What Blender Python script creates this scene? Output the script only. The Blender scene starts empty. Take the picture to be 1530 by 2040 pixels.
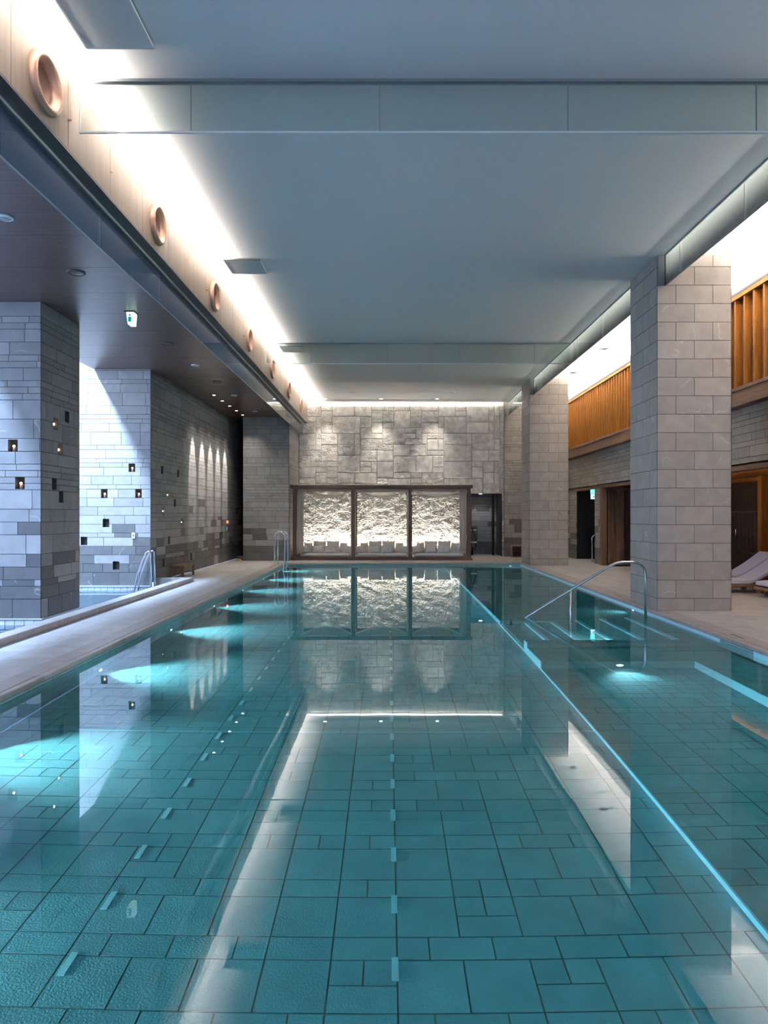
import bpy, math, random
import numpy as np
from mathutils import Vector, noise as mnoise

random.seed(11)
rng = random.Random(5)
SC = bpy.context.scene
COL = SC.collection
PI = math.pi

# ------------------------------------------------------------------ main dimensions (metres, deck = 0)
CAMZ = 1.548
ZC = 5.758            # main ceiling
ZS = 4.87             # lower wooden soffit on the left
ZW = -0.078           # pool water level
ZF = ZW - 0.80        # pool floor
PX0, PX1, PY0, PY1 = -3.31, 4.28, 0.55, 22.1   # pool outline
YB = 25.7             # rough stone wall at the far end
XF = -3.04            # wooden fascia above the left pool edge
XS = 6.45             # slatted screen on the right
XR = 6.65             # right wall
XL = -5.41            # left stone wall

# ------------------------------------------------------------------ helpers
class MB:
    def __init__(s): s.v = []; s.f = []; s.m = []; s.c = []
    def quad(s, pts, mat=0, col=(1, 1, 1)):
        b = len(s.v); s.v += [tuple(p) for p in pts]; s.f.append(tuple(range(b, b + len(pts)))); s.m.append(mat); s.c.append(col)
    def box(s, x0, x1, y0, y1, z0, z1, mat=0, col=(1, 1, 1), skip=''):
        if x0 > x1: x0, x1 = x1, x0
        if y0 > y1: y0, y1 = y1, y0
        if z0 > z1: z0, z1 = z1, z0
        b = len(s.v)
        s.v += [(x0, y0, z0), (x1, y0, z0), (x1, y1, z0), (x0, y1, z0), (x0, y0, z1), (x1, y0, z1), (x1, y1, z1), (x0, y1, z1)]
        for k, q in (('b', (0, 3, 2, 1)), ('t', (4, 5, 6, 7)), ('f', (0, 1, 5, 4)), ('r', (1, 2, 6, 5)), ('k', (2, 3, 7, 6)), ('l', (3, 0, 4, 7))):
            if k in skip: continue
            s.f.append(tuple(b + i for i in q)); s.m.append(mat); s.c.append(col)
    def prism(s, prof, axis, a, b_, mat=0, col=(1, 1, 1)):
        # prof: closed list of 2D points; axis 'y' -> (x,z), 'x' -> (y,z), 'z' -> (x,y)
        def P(p, t):
            return (p[0], t, p[1]) if axis == 'y' else ((t, p[0], p[1]) if axis == 'x' else (p[0], p[1], t))
        n = len(prof); b = len(s.v)
        s.v += [P(p, a) for p in prof] + [P(p, b_) for p in prof]
        for i in range(n):
            j = (i + 1) % n
            s.f.append((b + i, b + j, b + n + j, b + n + i)); s.m.append(mat); s.c.append(col)
        s.f.append(tuple(b + i for i in range(n))[::-1]); s.m.append(mat); s.c.append(col)
        s.f.append(tuple(b + n + i for i in range(n))); s.m.append(mat); s.c.append(col)
    def lathe(s, prof, c=(0, 0, 0), axis='z', n=32, mat=0, col=(1, 1, 1), closed=False):
        b = len(s.v); k = len(prof)
        for r, h in prof:
            for i in range(n):
                a = 2 * PI * i / n
                u, w = r * math.cos(a), r * math.sin(a)
                p = (u, w, h) if axis == 'z' else ((h, u, w) if axis == 'x' else (u, h, w))
                s.v.append((c[0] + p[0], c[1] + p[1], c[2] + p[2]))
        for j in range(k if closed else k - 1):
            j2 = (j + 1) % k
            for i in range(n):
                i2 = (i + 1) % n
                s.f.append((b + j * n + i, b + j * n + i2, b + j2 * n + i2, b + j2 * n + i)); s.m.append(mat); s.c.append(col)
    def tube(s, pts, r, n=14, mat=0, col=(1, 1, 1), cap=True):
        pts = [Vector(p) for p in pts]; b = len(s.v); k = len(pts); up = None
        rr = r if isinstance(r, (list, tuple)) else [r] * k
        for i, p in enumerate(pts):
            t = (pts[min(i + 1, k - 1)] - pts[max(i - 1, 0)]).normalized()
            if up is None: up = t.orthogonal().normalized()
            up = (up - t * up.dot(t)).normalized(); w = t.cross(up)
            for j in range(n):
                a = 2 * PI * j / n
                s.v.append(tuple(p + (up * math.cos(a) + w * math.sin(a)) * rr[i]))
        for i in range(k - 1):
            for j in range(n):
                j2 = (j + 1) % n
                s.f.append((b + i * n + j, b + i * n + j2, b + (i + 1) * n + j2, b + (i + 1) * n + j)); s.m.append(mat); s.c.append(col)
        if cap:
            s.f.append(tuple(b + j for j in range(n))[::-1]); s.m.append(mat); s.c.append(col)
            s.f.append(tuple(b + (k - 1) * n + j for j in range(n))); s.m.append(mat); s.c.append(col)
    def build(s, name, mats, parent=None, smooth=False, recalc=False):
        me = bpy.data.meshes.new(name)
        me.from_pydata(s.v, [], s.f)
        if not isinstance(mats, (list, tuple)): mats = [mats]
        for m in mats: me.materials.append(m)
        me.polygons.foreach_set('material_index', s.m)
        if any(c != (1, 1, 1) for c in s.c):
            at = me.color_attributes.new('tint', 'FLOAT_COLOR', 'CORNER')
            arr = []
            for f, c in zip(s.f, s.c): arr += [c[0], c[1], c[2], 1.0] * len(f)
            at.data.foreach_set('color', arr)
        if smooth: me.polygons.foreach_set('use_smooth', [True] * len(me.polygons))
        me.update()
        if recalc:
            import bmesh
            bm = bmesh.new(); bm.from_mesh(me); bmesh.ops.recalc_face_normals(bm, faces=bm.faces); bm.to_mesh(me); bm.free()
        o = bpy.data.objects.new(name, me); COL.objects.link(o)
        if parent is not None:
            o.parent = parent
            if parent.parent is None and parent.location.length > 0 and not parent.get('_local'):
                o.location = (-parent.location.x, -parent.location.y, -parent.location.z)
        return o

def tag(o, label=None, cat=None, group=None, kind=None):
    if label: o['label'] = label
    if cat: o['category'] = cat
    if group: o['group'] = group
    if kind: o['kind'] = kind
    return o
def empty(name, loc=(0, 0, 0)):
    o = bpy.data.objects.new(name, None); o.location = loc; o.empty_display_size = 0.1; COL.objects.link(o); return o
def thing(name, label, cat, loc=(0, 0, 0), group=None):
    return tag(empty(name, loc), label, cat, group)
def lthing(name, label, cat, loc=(0, 0, 0), group=None, rz=0):
    "a thing whose parts are modelled around its own origin"
    o = thing(name, label, cat, loc, group); o.rotation_euler = (0, 0, rz); o['_local'] = 1; return o
LOCALS = []
def arc(cx, cz, r, a0, a1, n=8):
    return [(cx + r * math.cos(a0 + (a1 - a0) * i / n), cz + r * math.sin(a0 + (a1 - a0) * i / n)) for i in range(n + 1)]

# ------------------------------------------------------------------ materials
def newmat(name):
    m = bpy.data.materials.new(name); m.use_nodes = True; nt = m.node_tree
    for n in list(nt.nodes): nt.nodes.remove(n)
    out = nt.nodes.new('ShaderNodeOutputMaterial')
    return m, nt, out
def pbsdf(nt, out, col=(.5, .5, .5), rough=.5, metal=0, spec=.5):
    b = nt.nodes.new('ShaderNodeBsdfPrincipled')
    b.inputs['Base Color'].default_value = (*col, 1); b.inputs['Roughness'].default_value = rough
    b.inputs['Metallic'].default_value = metal; b.inputs['Specular IOR Level'].default_value = spec
    nt.links.new(b.outputs[0], out.inputs[0]); return b
def simple(name, col, rough=.5, metal=0, spec=.5, bump=0, bscale=80):
    m, nt, out = newmat(name); b = pbsdf(nt, out, col, rough, metal, spec)
    if bump:
        tc = nt.nodes.new('ShaderNodeTexCoord'); n = nt.nodes.new('ShaderNodeTexNoise'); n.inputs['Scale'].default_value = bscale
        bp = nt.nodes.new('ShaderNodeBump'); bp.inputs['Strength'].default_value = bump; bp.inputs['Distance'].default_value = .01
        nt.links.new(tc.outputs['Object'], n.inputs['Vector']); nt.links.new(n.outputs['Fac'], bp.inputs['Height']); nt.links.new(bp.outputs[0], b.inputs['Normal'])
    return m
def emis(name, col, st):
    m, nt, out = newmat(name); e = nt.nodes.new('ShaderNodeEmission')
    e.inputs[0].default_value = (*col, 1); e.inputs[1].default_value = st; nt.links.new(e.outputs[0], out.inputs[0]); return m
def stone(name, base, rough=.55, veins=True, mottle=.09, bump=.15, vein_col=(.75, .74, .72), bscale=60, spec=.35, vmask=.6):
    m, nt, out = newmat(name); b = pbsdf(nt, out, base, rough, 0, spec)
    N = nt.nodes.new; L = nt.links.new
    tc = N('ShaderNodeTexCoord'); at = N('ShaderNodeAttribute'); at.attribute_name = 'tint'
    n1 = N('ShaderNodeTexNoise'); n1.inputs['Scale'].default_value = 5; n1.inputs['Detail'].default_value = 6
    off = N('ShaderNodeVectorMath'); off.operation = 'MULTIPLY_ADD'; off.inputs[1].default_value = (23, 61, 47)
    L(at.outputs['Color'], off.inputs[0]); L(tc.outputs['Object'], off.inputs[2]); L(off.outputs[0], n1.inputs['Vector'])
    mr = N('ShaderNodeMapRange'); mr.inputs['From Min'].default_value = .3; mr.inputs['From Max'].default_value = .7
    mr.inputs['To Min'].default_value = 1 - mottle; mr.inputs['To Max'].default_value = 1 + mottle
    L(n1.outputs['Fac'], mr.inputs['Value'])
    mul = N('ShaderNodeMix'); mul.data_type = 'RGBA'; mul.blend_type = 'MULTIPLY'; mul.inputs[0].default_value = 1
    mul.inputs[6].default_value = (*base, 1); L(at.outputs['Color'], mul.inputs[7])
    mu2 = N('ShaderNodeMix'); mu2.data_type = 'RGBA'; mu2.blend_type = 'MULTIPLY'; mu2.inputs[0].default_value = 1
    L(mul.outputs[2], mu2.inputs[6]); L(mr.outputs[0], mu2.inputs[7])
    last = mu2.outputs[2]
    if veins:
        nv = N('ShaderNodeTexNoise'); nv.inputs['Scale'].default_value = 1.1; nv.inputs['Detail'].default_value = 3.5; nv.inputs['Roughness'].default_value = .35; nv.inputs['Distortion'].default_value = .1
        # a different patch of veining on every block
        add = N('ShaderNodeVectorMath'); add.operation = 'MULTIPLY_ADD'; add.inputs[1].default_value = (37, 91, 53)
        L(at.outputs['Color'], add.inputs[0]); L(tc.outputs['Object'], add.inputs[2]); L(add.outputs[0], nv.inputs['Vector'])
        s1 = N('ShaderNodeMath'); s1.operation = 'SUBTRACT'; s1.inputs[1].default_value = .5; L(nv.outputs['Fac'], s1.inputs[0])
        s2 = N('ShaderNodeMath'); s2.operation = 'ABSOLUTE'; L(s1.outputs[0], s2.inputs[0])
        r = N('ShaderNodeMapRange'); r.inputs['From Min'].default_value = .0; r.inputs['From Max'].default_value = .0045
        r.inputs['To Min'].default_value = 1; r.inputs['To Max'].default_value = 0; L(s2.outputs[0], r.inputs['Value'])
        nm = N('ShaderNodeTexNoise'); nm.inputs['Scale'].default_value = 2.2; L(add.outputs[0], nm.inputs['Vector'])
        r2 = N('ShaderNodeMapRange'); r2.inputs['From Min'].default_value = vmask; r2.inputs['From Max'].default_value = vmask + .06; L(nm.outputs['Fac'], r2.inputs['Value'])
        mm = N('ShaderNodeMath'); mm.operation = 'MULTIPLY'; L(r.outputs[0], mm.inputs[0]); L(r2.outputs[0], mm.inputs[1])
        m3 = N('ShaderNodeMath'); m3.operation = 'MULTIPLY'; m3.inputs[1].default_value = .42; L(mm.outputs[0], m3.inputs[0])
        mx = N('ShaderNodeMix'); mx.data_type = 'RGBA'; L(m3.outputs[0], mx.inputs[0]); L(last, mx.inputs[6]); mx.inputs[7].default_value = (*vein_col, 1)
        last = mx.outputs[2]
    L(last, b.inputs['Base Color'])
    if bump:
        n2 = N('ShaderNodeTexNoise'); n2.inputs['Scale'].default_value = bscale; n2.inputs['Detail'].default_value = 4; L(tc.outputs['Object'], n2.inputs['Vector'])
        bp = N('ShaderNodeBump'); bp.inputs['Strength'].default_value = bump; bp.inputs['Distance'].default_value = .006
        L(n2.outputs['Fac'], bp.inputs['Height']); L(bp.outputs[0], b.inputs['Normal'])
    return m
def wood(name, c1, c2, rough=.5, axis=2, scale=3.0, spec=.4, stretch=14):
    m, nt, out = newmat(name); b = pbsdf(nt, out, c1, rough, 0, spec); N = nt.nodes.new; L = nt.links.new
    tc = N('ShaderNodeTexCoord'); mp = N('ShaderNodeMapping'); s = [scale * stretch] * 3; s[axis] = scale; mp.inputs['Scale'].default_value = s
    n = N('ShaderNodeTexNoise'); n.inputs['Scale'].default_value = 1; n.inputs['Detail'].default_value = 5; n.inputs['Distortion'].default_value = .3
    L(tc.outputs['Object'], mp.inputs[0]); L(mp.outputs[0], n.inputs['Vector'])
    cr = N('ShaderNodeValToRGB'); cr.color_ramp.elements[0].position = .32; cr.color_ramp.elements[0].color = (*c1, 1)
    cr.color_ramp.elements[1].position = .68; cr.color_ramp.elements[1].color = (*c2, 1)
    at = N('ShaderNodeAttribute'); at.attribute_name = 'tint'
    L(n.outputs['Fac'], cr.inputs[0]); L(cr.outputs[0], b.inputs['Base Color']); return m
def fabric(name, col, rough=.9):
    m, nt, out = newmat(name); b = pbsdf(nt, out, col, rough, 0, .2); N = nt.nodes.new; L = nt.links.new
    b.inputs['Sheen Weight'].default_value = .2
    tc = N('ShaderNodeTexCoord'); n = N('ShaderNodeTexNoise'); n.inputs['Scale'].default_value = 120
    bp = N('ShaderNodeBump'); bp.inputs['Strength'].default_value = .25; bp.inputs['Distance'].default_value = .004
    L(tc.outputs['Object'], n.inputs['Vector']); L(n.outputs['Fac'], bp.inputs['Height']); L(bp.outputs[0], b.inputs['Normal']); return m
def sheer(name, col, alpha):
    m, nt, out = newmat(name); N = nt.nodes.new; L = nt.links.new
    d = N('ShaderNodeBsdfDiffuse'); d.inputs[0].default_value = (*col, 1); t = N('ShaderNodeBsdfTranslucent'); t.inputs[0].default_value = (*col, 1)
    mx = N('ShaderNodeMixShader'); mx.inputs[0].default_value = .45; L(d.outputs[0], mx.inputs[1]); L(t.outputs[0], mx.inputs[2])
    tr = N('ShaderNodeBsdfTransparent'); m2 = N('ShaderNodeMixShader'); m2.inputs[0].default_value = alpha
    L(tr.outputs[0], m2.inputs[1]); L(mx.outputs[0], m2.inputs[2]); L(m2.outputs[0], out.inputs[0]); return m
def screen_glass(name, tint, film, gl=.10, filmc=(.75, .8, .78)):
    m, nt, out = newmat(name); N = nt.nodes.new; L = nt.links.new
    tr = N('ShaderNodeBsdfTransparent'); tr.inputs[0].default_value = (*tint, 1)
    g = N('ShaderNodeBsdfGlossy'); g.inputs['Roughness'].default_value = .03
    d = N('ShaderNodeBsdfDiffuse'); d.inputs[0].default_value = (*filmc, 1); t2 = N('ShaderNodeBsdfTranslucent'); t2.inputs[0].default_value = (*filmc, 1)
    md = N('ShaderNodeMixShader'); md.inputs[0].default_value = .5; L(d.outputs[0], md.inputs[1]); L(t2.outputs[0], md.inputs[2])
    m1 = N('ShaderNodeMixShader'); m1.inputs[0].default_value = film; L(tr.outputs[0], m1.inputs[1]); L(md.outputs[0], m1.inputs[2])
    fr = N('ShaderNodeFresnel'); fr.inputs[0].default_value = 1.45
    m2 = N('ShaderNodeMixShader'); L(fr.outputs[0], m2.inputs[0]); L(m1.outputs[0], m2.inputs[1]); L(g.outputs[0], m2.inputs[2])
    L(m2.outputs[0], out.inputs[0]); return m
def water_mat(name, tint, bump=.03, scale=1.3):
    m, nt, out = newmat(name); N = nt.nodes.new; L = nt.links.new
    tc = N('ShaderNodeTexCoord'); mp = N('ShaderNodeMapping'); mp.inputs['Scale'].default_value = (1, .6, 1)
    n = N('ShaderNodeTexNoise'); n.inputs['Scale'].default_value = scale; n.inputs['Detail'].default_value = 2
    L(tc.outputs['Object'], mp.inputs[0]); L(mp.outputs[0], n.inputs['Vector'])
    bp = N('ShaderNodeBump'); bp.inputs['Strength'].default_value = bump; bp.inputs['Distance'].default_value = .02
    L(n.outputs['Fac'], bp.inputs['Height'])
    rf = N('ShaderNodeBsdfRefraction'); rf.inputs['Color'].default_value = (*tint, 1); rf.inputs['IOR'].default_value = 1.333; rf.inputs['Roughness'].default_value = 0
    gl = N('ShaderNodeBsdfGlossy'); gl.inputs['Roughness'].default_value = .012; gl.inputs['Color'].default_value = (.93, .97, 1, 1)
    fr = N('ShaderNodeFresnel'); fr.inputs['IOR'].default_value = 1.5
    for x in (rf, gl, fr): L(bp.outputs[0], x.inputs['Normal'])
    mx = N('ShaderNodeMixShader'); L(fr.outputs[0], mx.inputs[0]); L(rf.outputs[0], mx.inputs[1]); L(gl.outputs[0], mx.inputs[2]); L(mx.outputs[0], out.inputs[0])
    return m

M = {}
M['stone_r'] = stone('taupe_stone', (.365, .33, .285), .5, vmask=.52)
M['stone_l'] = stone('grey_stone', (.32, .31, .295), .5, vmask=.55)
M['grout'] = simple('grout', (.085, .078, .07), .9)
M['rock'] = stone('rough_stone', (.72, .68, .62), .8, veins=False, mottle=.25, bump=.6, bscale=35, spec=.2)
M['deck'] = stone('deck_stone', (.50, .482, .455), .42, veins=True, mottle=.1, bump=.06, bscale=30, vmask=.66)
M['deckgrout'] = simple('deck_grout', (.22, .205, .19), .8)
M['coping'] = stone('coping_stone', (.37, .335, .305), .38, veins=False, mottle=.12, bump=.04)
M['poolstone'] = stone('pool_floor_stone', (.27, .45, .48), .6, veins=True, mottle=.10, bump=.55, bscale=90, vmask=.64)
M['poolgrout'] = simple('pool_grout', (.17, .18, .13), .9)
M['mosaic'] = simple('pale_blue_mosaic', (.52, .86, 1.0), .4, bump=.2, bscale=120)
M['ceil'] = simple('white_plaster', (.65, .62, .605), .7)
M['ceil_panel'] = simple('panel_plaster', (.58, .58, .57), .6)
M['soffit'] = wood('dark_soffit_veneer', (.105, .062, .052), (.14, .085, .072), .33, axis=0, scale=1.5, spec=.45)
M['fascia'] = wood('pale_fascia_veneer', (.20, .145, .112), (.245, .182, .142), .5, axis=2, scale=1.2, stretch=18)
M['fascia_dark'] = simple('fascia_return', (.06, .045, .042), .5)
M['underside'] = simple('underside_board', (.13, .11, .115), .4)
M['boardgrey'] = simple('grey_painted_board', (.22, .27, .34), .5)
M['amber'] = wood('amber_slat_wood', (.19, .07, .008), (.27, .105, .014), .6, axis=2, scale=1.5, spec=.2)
M['amberdark'] = wood('shaded_backing_wood', (.10, .042, .012), (.15, .065, .02), .5, axis=2)  # shade between the slats is put into this darker amber
M['walnut'] = wood('walnut', (.12, .062, .035), (.18, .098, .055), .42, axis=2, scale=2)
M['walnut_y'] = wood('walnut_long', (.13, .068, .038), (.19, .105, .06), .42, axis=1, scale=1)
M['darkwood'] = wood('dark_wood', (.035, .018, .012), (.06, .03, .018), .45, axis=2, scale=2)
M['pav'] = wood('pavilion_wood', (.085, .045, .027), (.125, .068, .042), .45, axis=2, scale=2)
M['teak'] = wood('teak', (.30, .17, .08), (.42, .25, .12), .5, axis=0, scale=2)
M['bench'] = wood('bench_wood', (.20, .11, .055), (.28, .16, .085), .5, axis=1, scale=2)
M['marker'] = simple('pale_marker_tile', (.72, .90, .92), .4)
M['copper'] = simple('copper_ring', (.40, .235, .17), .38, .35)
M['copper_in'] = simple('copper_cone', (.30, .18, .135), .5, .2)
M['steel'] = simple('polished_steel', (.62, .62, .63), .14, 1)
M['chrome'] = simple('chrome', (.8, .8, .82), .08, 1)
M['black'] = simple('black_recess', (.008, .008, .008), .8)
M['blackmetal'] = simple('black_metal', (.02, .02, .022), .35, .6)
M['niche'] = simple('niche_lining', (.10, .09, .08), .7)
M['profile'] = simple('pale_profile', (.60, .62, .60), .4)
M['profile_dk'] = simple('grey_profile', (.22, .25, .26), .35, .3)
M['glass_r'] = screen_glass('smoke_screen_glass', (.84, .90, .87), .30)
M['glass_x'] = screen_glass('cross_screen_glass', (.88, .92, .90), .14)
M['glass_l'] = screen_glass('left_screen_glass', (.78, .87, .93), .28, filmc=(.42, .55, .72))  # blue film colour stands for daylight reflected in the glass
M['cloth'] = fabric('white_cloth', (.80, .78, .75))
M['cushion'] = fabric('cream_cushion', (.78, .70, .60))
M['pillow'] = fabric('grey_white_pillow', (.76, .74, .71))
M['curtain'] = sheer('cream_curtain', (.92, .87, .78), .95)
M['sheer'] = sheer('sheer_swag', (.85, .82, .75), .42)
M['towel'] = fabric('lounger_towel', (.74, .75, .80))
M['water'] = water_mat('pool_water', (.43, .93, 1.0))
M['water2'] = water_mat('plunge_water', (.70, .90, .97))
M['paleTile'] = stone('plunge_tile', (.80, .82, .84), .5, veins=False)
M['white'] = simple('white_plastic', (.75, .75, .74), .4)
M['lampwhite'] = emis('lamp_white', (1, .95, .88), 30)
M['lampuw'] = emis('underwater_lens', (.85, .97, 1), 25)
M['lampniche'] = emis('niche_bulb', (1, .82, .6), 14)
M['exit'] = emis('exit_face_pale', (.70, 1, .95), 1.6)
M['exitg'] = emis('exit_face_green', (.10, .80, .72), 3.2)
M['exitsym'] = emis('exit_symbol_green', (.0, .35, .28), 1.0)
M['red'] = emis('alarm_red', (1, .12, .06), 3)

# ------------------------------------------------------------------ stone facing generator
def subtract(rects, h):
    out = []
    for (a, b, c, d) in rects:
        if h[0] >= b or h[1] <= a or h[2] >= d or h[3] <= c: out.append((a, b, c, d)); continue
        if c < h[2]: out.append((a, b, c, h[2]))
        if h[3] < d: out.append((a, b, h[3], d))
        c2, d2 = max(c, h[2]), min(d, h[3])
        if a < h[0]: out.append((a, h[0], c2, d2))
        if h[1] < b: out.append((h[1], b, c2, d2))
    return out
def facing(mb, org, U, Vv, N, W, H, tiles, holes=(), gap=.009, th=.008, back=1):
    "tiles: (u0,u1,v0,v1,col); a real joint between neighbours, grout plane behind, holes cut through both"
    org, U, Vv, N = Vector(org), Vector(U), Vector(Vv), Vector(N)
    def P(u, v, n): return tuple(org + U * u + Vv * v + N * n)
    flip = U.cross(Vv).dot(N) < 0
    def Q(pts, mat, col):
        mb.quad(pts[::-1] if flip else pts, mat, col)
    bg = [(0, W, 0, H)]
    for h in holes: bg = subtract(bg, h)
    for (a, b, c, d) in bg: Q([P(a, c, -th), P(b, c, -th), P(b, d, -th), P(a, d, -th)], back, (1, 1, .999))
    for (a, b, c, d, col) in tiles:
        a2, b2, c2, d2 = max(a, 0) + gap / 2, min(b, W) - gap / 2, max(c, 0) + gap / 2, min(d, H) - gap / 2
        if a < .002: a2 = 0
        if b > W - .002: b2 = W
        if b2 - a2 < .01 or d2 - c2 < .01: continue
        rs = [(a2, b2, c2, d2)]
        for h in holes: rs = subtract(rs, h)
        for (p, q, r, s) in rs:
            if q - p < .004 or s - r < .004: continue
            Q([P(p, r, 0), P(q, r, 0), P(q, s, 0), P(p, s, 0)], 0, col)
            for (e, f) in (((p, r), (q, r)), ((q, r), (q, s)), ((q, s), (p, s)), ((p, s), (p, r))):
                Q([P(*e, -th), P(*f, -th), P(*f, 0), P(*e, 0)], 0, col)
def courses(H, seed, hs=(.1, .2, .2, .3, .2, .1, .1, .2)):
    r = random.Random(seed); z = 0; out = []
    while z < H - .01:
        h = r.choice(hs)
        if z < .45: h = .3 if z < .25 else .2
        if H - z - h < .06: h = H - z
        out.append((z, z + h)); z += h
    return out
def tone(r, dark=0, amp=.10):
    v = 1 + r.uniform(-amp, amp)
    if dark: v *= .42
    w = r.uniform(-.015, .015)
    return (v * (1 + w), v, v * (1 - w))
def ashlar(W, H, seed, cs=None, dk=True, z0=0.0, wr=(.42, .85), amp=.13, off=0):
    r = random.Random(seed * 7 + 3 + off); t = []
    for (a, b) in (cs or courses(H, seed)):
        u = -r.uniform(0, .5)
        while u < W:
            w = r.uniform(*wr) * (.9 if b - a < .15 else 1)
            z = (a + b) / 2 + z0
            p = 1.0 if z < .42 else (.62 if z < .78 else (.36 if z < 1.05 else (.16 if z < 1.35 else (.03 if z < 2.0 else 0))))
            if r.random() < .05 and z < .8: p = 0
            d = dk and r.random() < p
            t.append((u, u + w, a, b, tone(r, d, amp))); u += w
    return t
def running(W, rows, bw, seed, amp=.06):
    r = random.Random(seed); t = []
    for i, (a, b) in enumerate(rows):
        u = -(bw / 2 if i % 2 else 0)
        while u < W - .001:
            t.append((u, u + bw, a, b, tone(r, 0, amp))); u += bw
    return t

# ------------------------------------------------------------------ right-hand stone columns
rows = [(0, .198)]
while rows[-1][1] < ZC - .2: rows.append((rows[-1][1], rows[-1][1] + .2986))
rows[-1] = (rows[-1][0], rows[-1][1]); rows.append((rows[-1][1], ZC))
rows = [r for r in rows if r[1] - r[0] > .02]
cx0, cx1 = 4.36, 5.56
for k, (y0, lab) in enumerate(((11.06, 'taupe stone block column standing nearest on the right pool deck'),
                               (21.08, 'taupe stone block column at the far right corner of the pool'))):
    c = thing('stone_column', lab, 'column', ((cx0 + cx1) / 2, y0 + .615, 0))
    y1 = y0 + 1.23; mb = MB()
    facing(mb, (cx0, y0, 0), (1, 0, 0), (0, 0, 1), (0, -1, 0), 1.2, ZC, running(1.2, rows, .6, 40 + k))
    facing(mb, (cx0, y1, 0), (0, -1, 0), (0, 0, 1), (-1, 0, 0), 1.23, ZC, running(1.23, [(a, b) for a, b in rows], .6, 50 + k))
    facing(mb, (cx1, y0, 0), (0, 1, 0), (0, 0, 1), (1, 0, 0), 1.23, ZC, running(1.23, rows, .6, 60 + k))
    facing(mb, (cx1, y1, 0), (-1, 0, 0), (0, 0, 1), (0, 1, 0), 1.2, ZC, running(1.2, rows, .6, 70 + k))
    mb.build('shaft', [M['stone_r'], M['grout']], c)

# ------------------------------------------------------------------ niches and left stone work
NW, NH, ND = .075, .095, .13
def niche_hole(u, v): return (u - NW, u + NW, v - NH, v + NH)
niche_specs = []   # (centre, normal axis, lit, label)
# near left pillar
AX0, AX1, AY0, AY1 = -6.70, -5.40, 10.62, 11.94
ZP = -.058
HA = ZS - ZP
csA = courses(HA, 21)
pillar = thing('stone_column', 'grey stone pillar with small lamp niches rising from the plunge pool', 'column', (-6.05, 11.28, ZP))
frontN = [(-5.84, 2.63, 1, 'lit square niche with glass lamp, upper one on the near left pillar front'),
          (-5.73, 2.05, 1, 'lit square niche with glass lamp, lower one on the near left pillar front')]
sideN = [(11.48, 3.20, 0, 'empty dark niche, topmost on the pool side of the near left pillar'),
         (11.08, 3.03, 1, 'lit niche just below the topmost one on the pillar pool side'),
         (11.24, 2.63, 1, 'lit niche, lower of two lamps on the pillar pool side'),
         (11.04, 2.05, 0, 'empty dark niche under the lamps on the pillar pool side'),
         (11.27, 1.85, 0, 'lowest empty dark niche on the pillar pool side beside a dark brick')]
mb = MB()
facing(mb, (AX0, AY0, ZP), (1, 0, 0), (0, 0, 1), (0, -1, 0), AX1 - AX0, HA, ashlar(AX1 - AX0, HA, 21, csA, z0=ZP),
       [niche_hole(x - AX0, z - ZP) for x, z, l, t in frontN])
facing(mb, (AX1, AY0, ZP), (0, 1, 0), (0, 0, 1), (1, 0, 0), AY1 - AY0, HA, ashlar(AY1 - AY0, HA, 22, csA, z0=ZP),
       [niche_hole(y - AY0, z - ZP) for y, z, l, t in sideN])
facing(mb, (AX1, AY1, ZP), (-1, 0, 0), (0, 0, 1), (0, 1, 0), AX1 - AX0, HA, ashlar(AX1 - AX0, HA, 23, csA, z0=ZP))
facing(mb, (AX0, AY1, ZP), (0, -1, 0), (0, 0, 1), (-1, 0, 0), AY1 - AY0, HA, ashlar(AY1 - AY0, HA, 24, csA, z0=ZP))
mb.build('shaft', [M['stone_l'], M['grout']], pillar)
mb = MB(); mb.box(AX0 - .03, AX1 + .03, AY0 - .03, AY1 + .03, -.075, ZP); mb.build('plinth_strip', M['profile'], pillar)
mb = MB()
for (o_, U, N_, W_) in (((AX0 - .01, AY0 - .01, -.62), (1, 0, 0), (0, -1, 0), 1.32), ((AX1 + .01, AY0 - .01, -.62), (0, 1, 0), (1, 0, 0), 1.34),
                        ((AX1 + .01, AY1 + .01, -.62), (-1, 0, 0), (0, 1, 0), 1.32), ((AX0 - .01, AY1 + .01, -.62), (0, -1, 0), (-1, 0, 0), 1.34)):
    facing(mb, o_, U, (0, 0, 1), N_, W_, .54, [(i * .15, i * .15 + .15, .09 * j, .09 * j + .09, tone(rng, 0, .08)) for i in range(9) for j in range(6)])
mb.build('tiled_base', [M['paleTile'], M['grout']], pillar)
for x, z, l, t in frontN: niche_specs.append(((x, AY0, z), 'f', l, t))
for y, z, l, t in sideN: niche_specs.append(((AX1, y, z), 's', l, t))

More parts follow.
